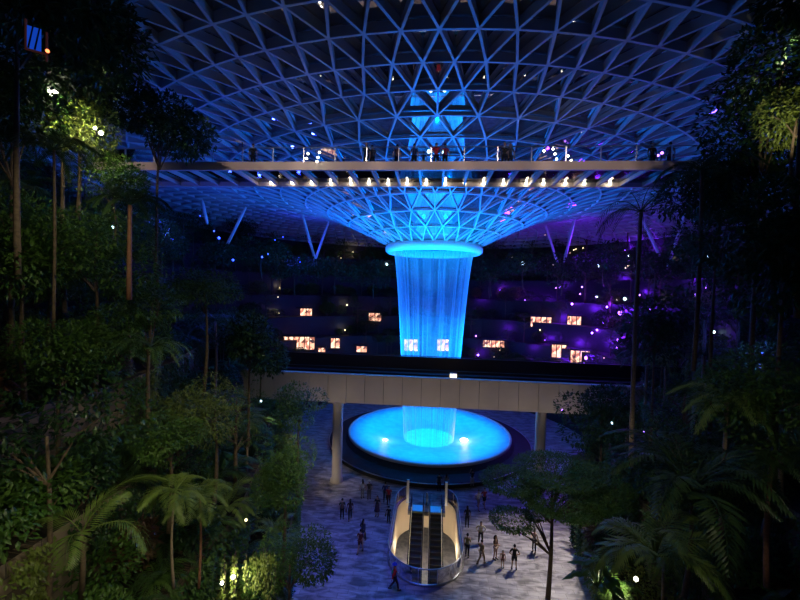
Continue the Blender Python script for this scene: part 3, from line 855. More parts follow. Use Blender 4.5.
for px, dy, fa, po, tc_, lb, kw in BP:
    d = ray(px, 160); k = (24 + dy) / d.y
    person((d.x * k, 24 + dy, 26.865), fa, po, tc_, BLK, lb, **kw)
# ------------------------------------------------------------------ plants
rnd = random.Random(5)
def leaf(b, p, d, upv, ln, wd, fold=.18):
    p = Vector(p); d = Vector(d).normalized(); s = d.cross(upv)
    if s.length < 1e-3: s = d.cross(Vector((1, 0, 0)))
    s.normalize(); n = s.cross(d)
    m1 = p + d*ln*.45 + n*ln*.03; t = p + d*ln - n*ln*.12
    l = m1 + s*wd*.5 - n*wd*fold; r_ = m1 - s*wd*.5 - n*wd*fold
    k = len(b.v); b.v += [tuple(p), tuple(l), tuple(t), tuple(m1), tuple(r_)]
    b.f += [(k, k+3, k+1), (k+1, k+3, k+2), (k, k+4, k+3), (k+3, k+4, k+2)]
def rdir(zmin=-1):
    while True:
        v = Vector((rnd.uniform(-1, 1), rnd.uniform(-1, 1), rnd.uniform(-1, 1)))
        if .1 < v.length < 1 and v.z >= zmin: return v.normalized()
def foliage_blob(b, c, rx, ry, rz, n, ln, wd):
    c = Vector(c)
    for _ in range(n):
        d = rdir(-.7); k = rnd.uniform(.55, 1.0) ** .6
        p = c + Vector((d.x*rx*k, d.y*ry*k, d.z*rz*k))
        dd = (d + rdir()*.9 + Vector((0, 0, -.15))).normalized()
        leaf(b, p, dd, Vector((0, 0, 1)), ln*rnd.uniform(.7, 1.25), wd*rnd.uniform(.8, 1.2))
def frond_mesh(name, ln, droop, nl, leafl, wd, m, rise=.9, vee=.5):
    b = MB(); pts = []
    for i in range(9):
        t = i/8; pts.append(Vector((0, ln*(t - .12*t*t), ln*(rise*t - (rise*.55+droop)*t*t))))
    b.tube(pts, [.02*(1-t*.8) * max(1, ln/2) for t in [i/8 for i in range(9)]], 5)
    for i in range(nl):
        t = .12 + .88*i/(nl-1); k = t*8; i0 = min(int(k), 7); f = k-i0
        p = pts[i0].lerp(pts[i0+1], f); tan = (pts[i0+1]-pts[i0]).normalized()
        L = leafl*(math.sin(PI*min(1, .18+t*.82))**.6 + .12)
        for s in (-1, 1):
            d = (Vector((s, 0, 0))*(1-.25*t) + tan*(.45+.5*t) + Vector((0, 0, vee*.3 - .25))).normalized()
            leaf(b, p, d, Vector((0, 0, 1)), L*rnd.uniform(.9, 1.05), wd, .1)
    return b.mesh(name, m)
def add_fronds(t, me, n, z, tilt=(.1, .9), sc=(.85, 1.1), name='frond'):
    for k in range(n):
        o = bpy.data.objects.new(name, me); C.objects.link(o); o.parent = t
        o.location = (0, 0, z)
        o.rotation_euler = (rnd.uniform(-tilt[1], tilt[0]), rnd.uniform(-.15, .15), 2*PI*k/n*1.0 + rnd.uniform(-.25, .25))
        s = rnd.uniform(*sc); o.scale = (s, s, s)
def trunk(t, h, r0, r1, m, wob=.1, z0=0):
    b = MB(); n = 8; pts = []
    a, c = rnd.uniform(-wob, wob), rnd.uniform(-wob, wob)
    for i in range(n+1):
        f = i/n; pts.append((a*math.sin(f*PI), c*math.sin(f*PI), z0 + (h-z0)*f))
    b.tube(pts, [r0+(r1-r0)*(i/n) for i in range(n+1)], 8); return b.build('trunk', m, t, True)

HIDE = []
def proto(fn, *a, **k):
    return fn(*a, **k)
def mk_shrub(leafm, n=520, ln=.17, wd=.09, r=1.0, h=.8):
    t = empty('leafy_shrub'); b = MB()
    for _ in range(5):
        c = rdir(0)*r*.4; foliage_blob(b, (c.x, c.y, h+c.z*.4), r*.72, r*.72, h*.75, n//5, ln, wd)
    b.build('foliage', leafm, t)
    b = MB()
    for k in range(7):
        d = rdir(.4); b.tube([(0, 0, 0), d*.4*r, Vector((d.x*r*.8, d.y*r*.8, h*(.6+d.z*.6)))], [.03, .02, .008], 5)
    b.build('stem', M['bark'], t); return t
def mk_bigleaf(leafm, n=26, ln=.62, wd=.34, h=.9):
    t = empty('broadleaf_plant'); b = MB(); s = MB()
    for k in range(n):
        d = rdir(.15); e_ = Vector((d.x*.75, d.y*.75, h*(.35+.8*d.z)))
        s.tube([(0, 0, 0), e_*.5+Vector((0, 0, .15)), e_], [.018, .014, .01], 4)
        dd = Vector((d.x, d.y, -.25+rnd.uniform(-.2, .3)))
        leaf(b, e_, dd, Vector((0, 0, 1)), ln*rnd.uniform(.7, 1.2), wd*rnd.uniform(.8, 1.2), .12)
    b.build('foliage', leafm, t); s.build('stem', leafm, t); return t
def mk_fern(leafm, n=13, ln=1.1):
    t = empty('arching_fern'); me = frond_mesh('frond', ln, .5, 16, .24, .05, leafm, 1.0)
    add_fronds(t, me, n, .05, (.2, .5)); return t
def mk_creeper(leafm, h=2.6, n=620, wd_=1.3):
    t = empty('hanging_creeper'); b = MB(); s = MB()
    for k in range(16):
        x = rnd.uniform(-wd_, wd_); L = h*rnd.uniform(.45, 1); y = rnd.uniform(.03, .2)
        s.tube([(x, .3, .05), (x, -y, .02), (x+.1, -y-.05, -L*.5), (x, -y, -L)], .008, 4)
        for i in range(n//16):
            f = rnd.random(); leaf(b, (x+rnd.uniform(-.12, .12), -y-rnd.uniform(0, .22), .12-L*f), (rnd.uniform(-.7, .7), rnd.uniform(-1, 0), rnd.uniform(-1.2, .1)), Vector((0, 0, 1)), .17*rnd.uniform(.7, 1.3), .1)
    b.build('foliage', leafm, t); s.build('stem', M['bark'], t); return t
def mk_palm(leafm, h, fl, n, nl=24, trm=None, r0=.1, name='feather_palm', droop=.55, ll=.55):
    t = empty(name); me = frond_mesh('frond', fl, droop, nl, ll, .045, leafm)
    trunk(t, h, r0, r0*.7, trm or M['palebark'])
    add_fronds(t, me, n, h, (.45, .5)); return t
def mk_clump(leafm, fl, n, nl=26, ll=.5, name='areca_palm'):
    t = empty(name); me = frond_mesh('frond', fl, .45, nl, ll, .06, leafm, 1.3)
    add_fronds(t, me, n, .1, (.5, .35))
    b = MB()
    for k in range(5):
        a = rnd.uniform(0, 6.28); b.tube([(0, 0, 0), (.15*math.cos(a), .15*math.sin(a), .6)], .03, 6)
    b.build('stem', leafm, t); return t
def mk_fan(leafm, h, n=12, r=.75):
    t = empty('fan_palm'); b = MB()
    pet = [(0, 0, 0), (0, .5, .35), (0, .95, .45)]; b.tube(pet, .014, 4)
    for k in range(17):
        a = -2.2 + 4.4*k/16; d = Vector((math.sin(a), math.cos(a), -.22*abs(a)/2)); leaf(b, (0, .95, .45), d, Vector((0, 0, 1)), r*(1-.12*abs(a)/2.2), .13, .3)
    me = b.mesh('frond', leafm); trunk(t, h, .08, .07, M['redbark']); add_fronds(t, me, n, h, (.5, .8)); return t
def mk_tiered(leafm, h, tiers, trm=None, ln=.13, wd=.06, n=700, lean=0, r0=.14, name='layered_tree'):
    t = empty(name); trunk(t, h, r0, r0*.35, trm or M['bark'], .12)
    bb = MB(); b = MB()
    for (x, y, z, rx, rz, zb) in tiers:
        for k in range(5):
            a = rnd.uniform(0, 6.28); q = Vector((x+rx*.6*math.cos(a), y+rx*.6*math.sin(a), z))
            bb.tube([(0, 0, zb), Vector((x*.5+.2*math.cos(a), y*.5+.2*math.sin(a), (zb+z)/2)), q], [r0*.4, r0*.25, .015], 5)
        foliage_blob(b, (x, y, z), rx, rx, rz, int(n*rx*rx/4)+120, ln, wd)
    bb.build('branches', trm or M['bark'], t); b.build('foliage', leafm, t); return t
def mk_crown(leafm, h, r, hz, n, ln, wd, trm=None, r0=.09, name='broadleaf_tree'):
    t = empty(name); trunk(t, h, r0, r0*.4, trm or M['bark'], .2); b = MB(); bb = MB()
    for k in range(9):
        d = rdir(-.35); c = Vector((d.x*r*.6, d.y*r*.6, h + d.z*hz*.55))
        foliage_blob(b, c, r*.5, r*.5, hz*.42, n//9, ln, wd)
        if k < 5: bb.tube([(0, 0, h*.78), c*.5+Vector((0, 0, h*.45)), c], [r0*.4, r0*.2, .012], 5)
    b.build('foliage', leafm, t); bb.build('branches', trm or M['bark'], t); return t

PR = dict(
    shrub=[mk_shrub(M['leaf'], 1100, .15, .08), mk_shrub(M['leafd'], 1000, .17, .1), mk_shrub(M['leafy'], 1000, .13, .07), mk_shrub(M['leafr'], 800, .2, .1, .8, .7)],
    big=[mk_bigleaf(M['leaf']), mk_bigleaf(M['leafd'], 30, .5, .28)],
    fern=[mk_fern(M['leaf']), mk_fern(M['palmd'], 15, 1.4)],
    creeper=[mk_creeper(M['leaf']), mk_creeper(M['leafd'], 3.2, 700), mk_creeper(M['leafy'], 2.2, 560)],
    clump=[mk_clump(M['palm'], 1.9, 11), mk_clump(M['palmd'], 2.3, 12)],
    palm=[mk_palm(M['palm'], 3.6, 1.7, 10, r0=.07), mk_palm(M['palmd'], 5.5, 2.0, 12)],
    fan=[mk_fan(M['palm'], 2.6)],
    tree=[mk_tiered(M['leaf'], 5.4, [(.3, 0, 3.2, 1.5, .35, 2.2), (-.6, .3, 4.2, 1.7, .35, 3), (.3, -.2, 5.4, 1.5, .4, 4.2)]),
          mk_crown(M['leafd'], 5.0, 2.1, 2.0, 1500, .22, .11), mk_crown(M['leaf'], 4.0, 1.7, 1.7, 1300, .18, .1)],
)
NAMES = dict(shrub=['mid green shrub', 'dark green leafy shrub', 'yellow-green leafy shrub', 'reddish brown leafy shrub'],
             big=['bright green broad-leaved plant', 'dark broad-leaved plant'], fern=['mid green arching fern', 'dark arching fern'],
             creeper=['green creeper', 'dark green long creeper', 'yellow-green creeper'],
             clump=['light green feathery palm clump', 'dark feathery palm clump'], palm=['light green short thin-trunked palm', 'dark taller thin-trunked palm'],
             fan=['fan-leaved palm'], tree=['layered small tree', 'dark round-crowned tree', 'light green round-crowned tree'])
CATS = dict(shrub='shrub', big='plant', fern='fern', creeper='creeper', clump='palm', palm='palm', fan='palm', tree='tree')
for k in PR:
    for o in PR[k]:
        pass
USED = set()
def place(kind, vi, p, rz=None, s=1.0, where='', label=None, group=True):
    pr = PR[kind][vi]
    if (kind, vi) in USED: o = copy_tree(pr)
    else: USED.add((kind, vi)); o = pr
    o.location = p; o.rotation_euler = (0, 0, rnd.uniform(0, 6.28) if rz is None else rz)
    o.scale = (s, s, s*rnd.uniform(.92, 1.1)) if label is None else (s, s, s)
    lb = label or (NAMES[kind][vi] + (' hanging over ' if kind == 'creeper' else ' on ') + where)
    tag(o, lb, CATS[kind])
    if label is None: o['group'] = (NAMES[kind][vi] + 's ' + ('over ' if kind == 'creeper' else 'on ') + where)
    return o
def project(p):
    d = Vector(p) - camv; dd = d.dot(fwd)
    if dd < 1: return None
    return (400 + FPX*d.dot(right)/dd, 300 - FPX*d.dot(up)/dd, dd)
HERO = []      # places kept clear
def on_tier(k, side):                 # walk along one bank of tier k: yields point, outward normal
    L = LINES[k]
    for i in range(len(L)-1):
        p, q = L[i], L[i+1]
        yield p, q
TN = ['the bottom planted terrace', 'the second planted terrace', 'the third planted terrace', 'the fourth planted terrace', 'the fifth planted terrace', 'the sixth planted terrace', 'the seventh planted terrace', 'the topmost planted terrace']
COUNT = {}
def scatter():
    for k, (o_, z0, z1) in enumerate(TIERS):
        L = LINES[k]; nxt = TIERS[k+1][0] if k+1 < len(TIERS) else 30
        depth = nxt - o_
        acc = 0
        for i in range(len(L)-1):
            p, q = L[i], L[i+1]; d = (q-p); ln = d.length; d.normalize(); n = Vector((-d.y, d.x, 0))
            s = acc
            while s < ln:
                c = p + d*s
                dist = math.hypot(c.x, c.y)
                far = dist > 44
                side = 'left' if c.x < 0 else 'right'
                where = TN[k] + (' behind the falls' if far else ' of the %s bank' % side)
                def vis(pt, top=2.0):
                    pr = project((pt.x, pt.y, pt.z + top*.5))
                    return pr and -30 < pr[0] < 830 and -60 < pr[1] < 640
                step = 1.35 + dist*.025
                if not far:
                    # creeper on the wall face
                    pt = c + Vector((0, 0, z1 - .02))
                    if vis(pt, 0) and rnd.random() < .85 and not (4.5 < c.y < 18 and k == 3 and side == 'left' and rnd.random() < .75):
                        o = place('creeper', rnd.choice([0, 1, 1, 2]), pt, math.atan2(d.y, d.x) , rnd.uniform(1.1, 1.5), where)
                    rows = 2 if depth > 2.6 else 1
                    for r_ in range(rows):
                        pt = c + n*(.6 + r_*1.6 + rnd.uniform(-.2, .3)) + d*rnd.uniform(-.4, .4) + Vector((0, 0, z1 - .03))
                        if not vis(pt): continue
                        x = rnd.random()
                        if x < .40: kd, vi = 'shrub', rnd.choice([0, 0, 1, 1, 2, 3])
                        elif x < .55: kd, vi = 'big', rnd.choice([0, 1])
                        elif x < .68: kd, vi = 'fern', rnd.choice([0, 1])
                        elif x < .82: kd, vi = 'clump', rnd.choice([0, 1, 1])
                        elif x < .90 and k < 5: kd, vi = 'palm', rnd.choice([0, 1])
                        elif x < .92: kd, vi = 'fan', 0
                        elif k < 5: kd, vi = 'tree', rnd.choice([0, 1, 2])
                        else: kd, vi = 'shrub', 1
                        if k == 0 and kd == 'tree' : kd, vi = 'shrub', 1
                        if k >= 6 and kd == 'tree': kd, vi = 'shrub', 1
                        place(kd, vi, pt, None, rnd.uniform(1.15, 1.75) if kd in ('shrub', 'big', 'fern') else rnd.uniform(.95, 1.4), where)
                else:
                    pt = c + n*rnd.uniform(.8, depth*.6) + Vector((0, 0, z1 - .03))
                    q_ = project(pt + Vector((0, 0, .8)))
                    if vis(pt, 4) and not any(abs(q_[0]-s_[0]) < s_[2]/2+7 and abs(q_[1]-s_[1]) < 12 for s_ in SH):
                        x = rnd.random()
                        if x < .5: place('shrub', rnd.choice([0, 1, 1, 2]), pt, None, rnd.uniform(1.2, 1.9), where)
                        elif x < .62: place('clump', 1, pt, None, rnd.uniform(1, 1.4), where)
                        else: place('tree', rnd.choice([0, 1, 1, 2]), pt, None, rnd.uniform(.6, .9) if k < 4 else rnd.uniform(1.0, 1.6), where)
                    step = 2.5 if k < 4 else 2.6
                s += step
            acc = s - ln
SH = [(299, 343, 31, 13, 60, 'widest warm-lit shop front at the left of the falls', 6), (303, 313, 18, 9, 66, 'warm-lit shop front above the widest one, left of the falls', 3),
      (375, 317, 13, 8, 68, 'small warm-lit shop front just left of the falls', 2), (333, 343, 14, 10, 62, 'warm-lit shop front right of the widest one', 3),
      (361, 349, 12, 6, 62, 'low warm-lit kiosk between the shops and the falls', 2), (321, 350, 9, 5, 61, 'dim warm-lit kiosk below the widest shop front', 2),
      (411, 345, 14, 12, 64, 'shop front glimpsed through the falling water, left half', 3), (443, 345, 12, 12, 64, 'shop front glimpsed through the falling water, right half', 3),
      (498, 344, 30, 7, 64, 'long low warm-lit shop front right of the falls', 7), (541, 322, 20, 10, 66, 'warm-lit shop front under purple light, middle right', 4),
      (579, 321, 22, 9, 64, 'warm-lit shop front beside the small tree, middle right', 5), (559, 351, 14, 13, 60, 'warm-lit shop front low down among purple lamps', 3),
      (580, 357, 18, 13, 60, 'warm-lit shop front lowest at the right end of the bridge', 4)]
# large plants that stand out
def hero(o, p, lb, cat, rz=0, s=1):
    o.location = p; o.rotation_euler = (0, 0, rz); o.scale = (s, s, s); tag(o, lb, cat); return o
scatter()
o = hero(mk_tiered(M['leaf'], 7.3, [(0.3, 0, 8.2, 2.7, .5, 5.2), (3.2, .5, 7.6, 2.3, .4, 5), (-2.6, -.3, 7.5, 1.9, .4, 4.8), (.4, -.8, 7.0, 2.9, .35, 4.8), (-2.5, -.6, 5.2, 1.4, .3, 2.8), (-1.0, -.4, 5.6, .8, .25, 3), (2.2, -1.2, 7.2, 1.8, .3, 5)], M['bark'], .17, .08, 3000, r0=.17),
         on_z(548, 598, .0), 'slender spreading tree at the right edge of the plaza', 'tree')
def tall(px, py_base, py_top, depth, fl, n, lb, leafm, trm, r0, rz=0, droop=.6, ll=.6):
    p = at(px, py_base, depth); q = at(px, py_top, depth)
    h = q.z - p.z
    return hero(mk_palm(leafm, h, fl, n, 26, trm, r0, 'tall_palm', droop, ll), (q.x, q.y, p.z), lb, 'palm', rz)
tall(641, 470, 212, 20, 3.0, 13, 'tallest palm with bare pale trunk and dark drooping crown, right of the falls', M['palmd'], M['palebark'], .13)
tall(727, 540, 402, 14, 1.9, 12, 'palm with pale thin trunk and light green crown on the right bank', M['palm'], M['palebark'], .085)
tall(773, 590, 455, 13, 1.6, 10, 'palm with reddish trunk near the right edge of view', M['palmd'], M['redbark'], .09)
tall(702, 372, 170, 17, 2.2, 12, 'tall dark palm standing behind the pale-trunked ones on the right', M['palmd'], M['bark'], .1)
tall(175, 590, 493, 15, 1.5, 9, 'palm on a thin pale trunk low on the left bank, left of two', M['palm'], M['palebark'], .055)
tall(200, 590, 497, 16.5, 1.6, 9, 'palm on a thin reddish trunk low on the left bank, right of two', M['palm'], M['redbark'], .06)
tall(130, 300, 205, 15, 1.5, 10, 'dark reddish-trunked palm beside the left end of the footbridge', M['palmd'], M['redbark'], .1)
tall(54, 330, 150, 14, 1.6, 10, 'dark slim-trunked palm high on the left bank', M['palmd'], M['bark'], .06)
# the bright palm in the left foreground: large fronds turned to the camera
t = empty('foreground_palm', at(82, 533, 13)); tag(t, 'large bright yellow-green palm fronds against the stone wall, left foreground', 'palm')
fm = frond_mesh('frond', 3.0, .42, 30, 1.1, .06, M['palm'], .95)
for rx, ry, rz_, s in ((.42, -.5, R(-48), 1.0), (-.25, -.45, R(-80), .85), (.6, .3, R(-20), .6), (-.1, .2, R(-150), .62), (.2, 0, R(95), .6)):
    o = bpy.data.objects.new('frond', fm); C.objects.link(o); o.parent = t; o.rotation_euler = (rx, ry, rz_); o.scale = (s, s, s)
b = MB(); b.tube([(0, 0, -2.2), (.05, 0, -1), (0, 0, .05)], [.09, .08, .06], 8); b.build('trunk', M['bark'], t, True)
lamp('SPOT', 'palm_fill', at(150, 455, 10.6), 150, LEAFW, at(108, 508, 13), .12, 62, .9)  # added spot to brighten the foreground palm
# dark tall trees framing both sides
def big(px, py, depth, h, r, hz, n, lb, lm=None, ln=.3):
    q = at(px, py, depth)
    return hero(mk_crown(lm or M['leafd'], h, r, hz, n, ln, ln*.5, M['bark'], .11, 'canopy_tree'), (q.x, q.y, q.z - h), lb, 'tree', rnd.uniform(0, 6))
big(18, 10, 13, 9, 3.6, 3.6, 6500, 'tall dark canopy tree filling the upper left corner', ln=.32)
big(66, 62, 17, 11, 2.5, 4.2, 5200, 'tall dark canopy tree left of the lattice, just right of the lit green wall')
big(160, 125, 21, 11, 2.9, 2.4, 4500, 'dark canopy tree rising in front of the left end of the footbridge')
big(25, 250, 15, 6, 2.8, 3.0, 5200, 'wide dark green tree crown at the left edge below the lit wall', M['leaf'], .22)
big(95, 260, 16.5, 6, 2.6, 2.6, 5200, 'wide green tree crown below the lit green wall on the left', M['leaf'], .2)
big(150, 330, 17, 5, 2.3, 2.2, 4600, 'rounded green tree crown in the middle of the left bank', M['leaf'], .18)
big(60, 360, 14.5, 5, 2.0, 1.8, 4200, 'leafy green tree crown above the bare stone wall, left', M['leaf'], .17)
big(215, 410, 19, 5, 2.0, 2.0, 4200, 'dense yellow-green tree crown on the left bank beside the plaza', M['leafy'], .15)
big(170, 440, 16.5, 4, 1.5, 1.4, 3600, 'small dense green tree just right of the bare stone wall', M['leaf'], .14)
big(690, 470, 15, 5, 2.4, 1.8, 4200, 'wide dark tree crown under the pale-trunked palm on the right', M['leafd'], .2)
big(770, 400, 14, 5, 2.2, 2.4, 4200, 'wide dark green tree crown at the right edge above the red trunk', M['leaf'], .2)
big(12, 130, 15, 9, 2.6, 3.0, 4200, 'dark canopy tree at the left edge behind the bright lamp')
big(812, 20, 13, 10, 2.9, 3.6, 6000, 'tall dark canopy tree filling the upper right corner', ln=.32)
big(762, 130, 17, 12, 2.5, 5.4, 5200, 'tall dark canopy tree right of the lattice')
big(720, 215, 20, 12, 3.2, 3.0, 4600, 'dark canopy tree hiding the right end of the footbridge')
big(785, 250, 14, 9, 2.6, 3.0, 4200, 'dark canopy tree at the right edge below the lit leaves')
big(600, 420, 27, 6, 2.9, 2.6, 3600, 'dark canopy tree in front of the right end of the train bridge')
big(300, 405, 25, 6, 1.7, 1.8, 2600, 'dark canopy tree in front of the left end of the train bridge', M['leaf'], .2)
big(250, 350, 24, 6, 2.3, 2.6, 3600, 'dark canopy tree above the left end of the train bridge')
big(205, 290, 22, 6, 2.1, 1.4, 2600, 'layered dark tree in the middle of the left bank', M['leaf'], .2)
big(285, 470, 20, 5, 1.8, 2.2, 4200, 'dense leafy tree beside the left edge of the plaza', M['leaf'], .16)
big(290, 565, 17, 5, 1.9, 2.0, 4600, 'dense leafy tree at the bottom beside the plaza, lit from behind', M['leaf'], .14)
big(655, 330, 24, 8, 2.6, 3.4, 3600, 'dark canopy tree behind the tallest palm trunk')
for px, py, dp, lb in ((172, 240, 44, 'far dark tree at the left end of the roof edge, behind blue lamps'), (215, 250, 47, 'far dark tree left of the leftmost raking column pair'), (262, 244, 50, 'far dark tree between the two left raking column pairs'),
        (295, 262, 54, 'far dark tree just left of the raking columns near the falls'), (335, 262, 58, 'far dark tree just right of the raking columns left of the falls'), (374, 268, 62, 'far dark tree beside the left side of the falls'),
        (492, 266, 62, 'far dark tree beside the right side of the falls'), (524, 258, 59, 'far dark tree just left of the raking columns right of the falls'), (562, 263, 56, 'far dark tree below the raking columns right of the falls'),
        (605, 252, 53, 'far dark tree between the two right raking column pairs'), (655, 262, 50, 'far dark tree below the rightmost raking column pair'), (694, 246, 46, 'far dark tree right of the rightmost raking column pair')):
    big(px, py+8, dp, 3.6, 3.7*dp/55, 2.8*dp/55, 1700, lb, ln=.4)
# lit leaves at the right edge and the lit green wall on the left
q = at(797, 118, 15); o = hero(mk_crown(M['leafy'], 3.4, 1.3, 1.7, 2200, .2, .1, M['bark'], .08, 'lit_tree'), (q.x, q.y, q.z-3.4), 'brightly lit yellow-green tree at the right edge', 'tree')
lamp('SPOT', 'uplight', at(792, 140, 13.6), 320, LEAFW, at(799, 112, 15), .1, 80, .8)
q = at(78, 125, 17); o = hero(mk_crown(M['leafy'], 4.2, 1.55, 2.6, 4200, .17, .1, M['bark'], .1, 'lit_tree'), (q.x, q.y, q.z-4.2), 'lamp-lit green tree beside the bright floodlight, upper left', 'tree')
q = at(112, 185, 17.5); o = hero(mk_crown(M['leaf'], 4.2, 1.5, 1.6, 2600, .17, .1, M['bark'], .1, 'lit_tree'), (q.x, q.y, q.z-4.2), 'dimly lit green tree below the pair of small lamps, upper left', 'tree')
def floodlight(p, r_, power, to, lb, angle=110, m=None, col=LEAFW):
    t = empty('floodlight', p); tag(t, lb, 'floodlight')
    b = MB(); b.ball((0, 0, 0), r_, 12); b.build('lens', m or M['lampw'], t, True)
    b = MB(); b.tube([(0, .02, -r_*.9), (0, .06, -r_*2.2), (0, .1, -r_*5)], r_*.35, 6); b.build('bracket', M['black'], t)
    d = (Vector(to) - Vector(p)).normalized()
    if power: lamp('SPOT', 'floodlight_beam', Vector(p) + d*(r_+.12), power, col, to, .12, angle, .7)
    return t
floodlight(at(53, 92, 14.6), .15, 900, at(95, 150, 17), 'bright white floodlight among the leaves, upper left', 120)
floodlight(at(95, 128, 15.6), .06, 120, at(80, 150, 17), 'small white lamp among leaves, upper one below the bright floodlight', 120)
floodlight(at(101, 133, 15.6), .08, 120, at(112, 180, 17), 'small white lamp at the right side of the lit leaves, upper left', 120)
floodlight(at(222, 583, 14), .06, 60, at(250, 575, 16), 'left one of two small floodlights low on the left bank')
floodlight(at(233, 577, 14), .07, 110, at(252, 575, 16), 'right one of two small floodlights low on the left bank')
floodlight(at(636, 579, 13), .07, 130, at(612, 585, 13.4), 'white floodlight in the undergrowth, lower right')
floodlight(at(246, 520, 19), .07, 6, at(250, 530, 20), 'tiny warm lamp in the trees left of the plaza', m=M['lampy'])
p = at(250, 585, 15); place('creeper', 2, p + Vector((0, 0, 1.2)), .3, .8, label='brightly lit pale creeper beside the two small floodlights, lower left')
lamp('POINT', 'creeper_lamp', at(247, 572, 14.0), 42, LEAFW, radius=.1)
place('fern', 0, at(612, 592, 13.5), None, 1.0, label='brightly lit fern in front of the floodlight, lower right')
place('big', 0, at(598, 588, 13.2), None, .9, label='lit broad-leaved plant left of the floodlight, lower right')
place('clump', 0, at(655, 560, 12.5), None, 1.2, label='feathery palm clump behind the floodlight, lower right')
place('clump', 1, at(690, 500, 13.5), None, 1.5, label='large dark feathery palm clump below the pale-trunked palm, right bank')
place('fern', 1, at(150, 350, 15), None, 1.3, label='dark arching fern in the middle of the left bank')
# blue screen in the upper left
t = empty('lift_window', at(34, 38, 9.5)); tag(t, 'blue-lit window in a brown frame, upper left corner', 'window')
b = MB(); b.box(-.38, .38, .05, .1, -.8, .8); b.build('pane', mat('blue_pane', (.02, .05, .2), .3, emit=(.01, .10, .9), strength=.45), t)
b = MB(); b.box(-.5, -.38, 0, .14, -.95, 1.2); b.box(.62, .74, 0, .14, -1.4, .7); b.box(-.5, .74, 0, .14, -.95, -.83); b.build('frame', mat('brown_glow_frame', (.25, .12, .09), .5, emit=(.3, .08, .05), strength=.06), t)  # frame carries a faint reddish glow, though it is no lamp
t.rotation_euler = (0, 0, R(40)); t.scale = (.34, .34, .34)
for x in (-.2, .15):
    b = MB(); b.hexa([(x-.16, -.02, -.8), (x-.06, -.02, -.8), (x-.06, .04, -.8), (x-.16, .04, -.8), (x+.1, -.02, .8), (x+.18, -.02, .8), (x+.18, .04, .8), (x+.1, .04, .8)]); b.build('glazing_bar', M['black'], t)
floodlight(at(47.5, 51, 9.2), .04, 0, at(47, 60, 19), 'small red lamp at the corner of the blue window', m=M['redl'])
# ------------------------------------------------------------------ shops and small lights on the far banks
def ground(x, y):
    if y > 47: o_ = (math.hypot(x/21, (y-51)/20) - 1) * 20.5
    else:
        o_ = -99
        side = [p for p in base if (p.x < 0) == (x < 0)]
        side.sort(key=lambda p: p.y)
        for a_, c_ in zip(side, side[1:]):
            if a_.y <= y <= c_.y and c_.y - a_.y > 1e-6:
                bx = a_.x + (c_.x-a_.x)*(y-a_.y)/(c_.y-a_.y); o_ = abs(x) - abs(bx); break
    z = 0
    for (o0, z0, z1) in TIERS:
        if o_ >= o0: z = z1
    return z
def march(px, py, t0=42, t1=110):
    d = ray(px, py); t = t0
    while t < t1:
        p = camv + d*t
        if p.z < ground(p.x, p.y) + .05: return t - .25
        t += .15
    return None
def shop(px, py, w_, h_, depth, lb, m=None, parts=3):
    depth = (march(px, py) or depth) - .3
    p = at(px, py, depth); W_ = w_/FPX*depth; H_ = h_/FPX*depth
    t = empty('shop_front', p); tag(t, lb, 'shop')
    t.rotation_euler = (0, 0, math.atan2(p.x-0, -(p.y)) + PI if False else -math.atan2(p.x, p.y)*.6)
    b = MB(); b.box(-W_/2, W_/2, .1, .2, -H_/2, H_/2); b.build('lit_interior', m or M['shop'], t)
    b = MB()
    b.box(-W_/2-.15, W_/2+.15, -.6, .2, H_/2, H_/2+.3); b.box(-W_/2-.15, W_/2+.15, -.2, .2, -H_/2-.2, -H_/2); b.build('canopy', M['dark'], t)
    for i in range(parts+1):
        b = MB(); x = -W_/2 + W_*i/parts; b.box(x-.07, x+.07, -.02, .1, -H_/2, H_/2)
        b.build('mullion', M['black'], t)
    return t
for px, py, w_, h_, dp, lb, n_ in SH: shop(px, py, w_, h_, dp, lb, None, n_)
SP = {}
def spark(px, py, dp, kind, r_=.14, power=0, col=None):
    m, nm, lbl = dict(p=(M['lampp'], 'purple', 'purple lamp'), b=(M['lampb'], 'blue', 'blue lamp'), w=(M['lampy'], 'warm', 'warm lamp'), c=(M['lampc'], 'cool', 'cool white lamp'))[kind]
    if kind == 'b': dp = 41.5; power *= .9; r_ *= .6
    elif dp > 40:
        r_ *= 1.6; dp = (march(px, py) or 75) - .1
    p = at(px, py, dp)
    if kind not in SP:
        t = empty('garden_lamp'); b = MB(); b.ball((0, 0, 0), 1, 10, (1, 1, 1.15)); b.build('globe', m, t, True)
        b = MB(); b.tube([(0, 0, -1), (0, 0, -5)], .25, 6); b.build('stake', M['black'], t); SP[kind] = t; o = t
    else: o = copy_tree(SP[kind])
    o.location = p; o.scale = (r_,)*3
    side = ('left' if px < 431 else 'right')
    tag(o, 'tiny %s among the distant trees %s of the falls' % (lbl, side), 'lamp', '%s garden lamps %s of the falls' % (nm, side))
    if power: lamp('POINT', 'garden_lamp_glow', p + Vector((0, -.9, .5)), power*2.6, col or PURP, radius=.15)
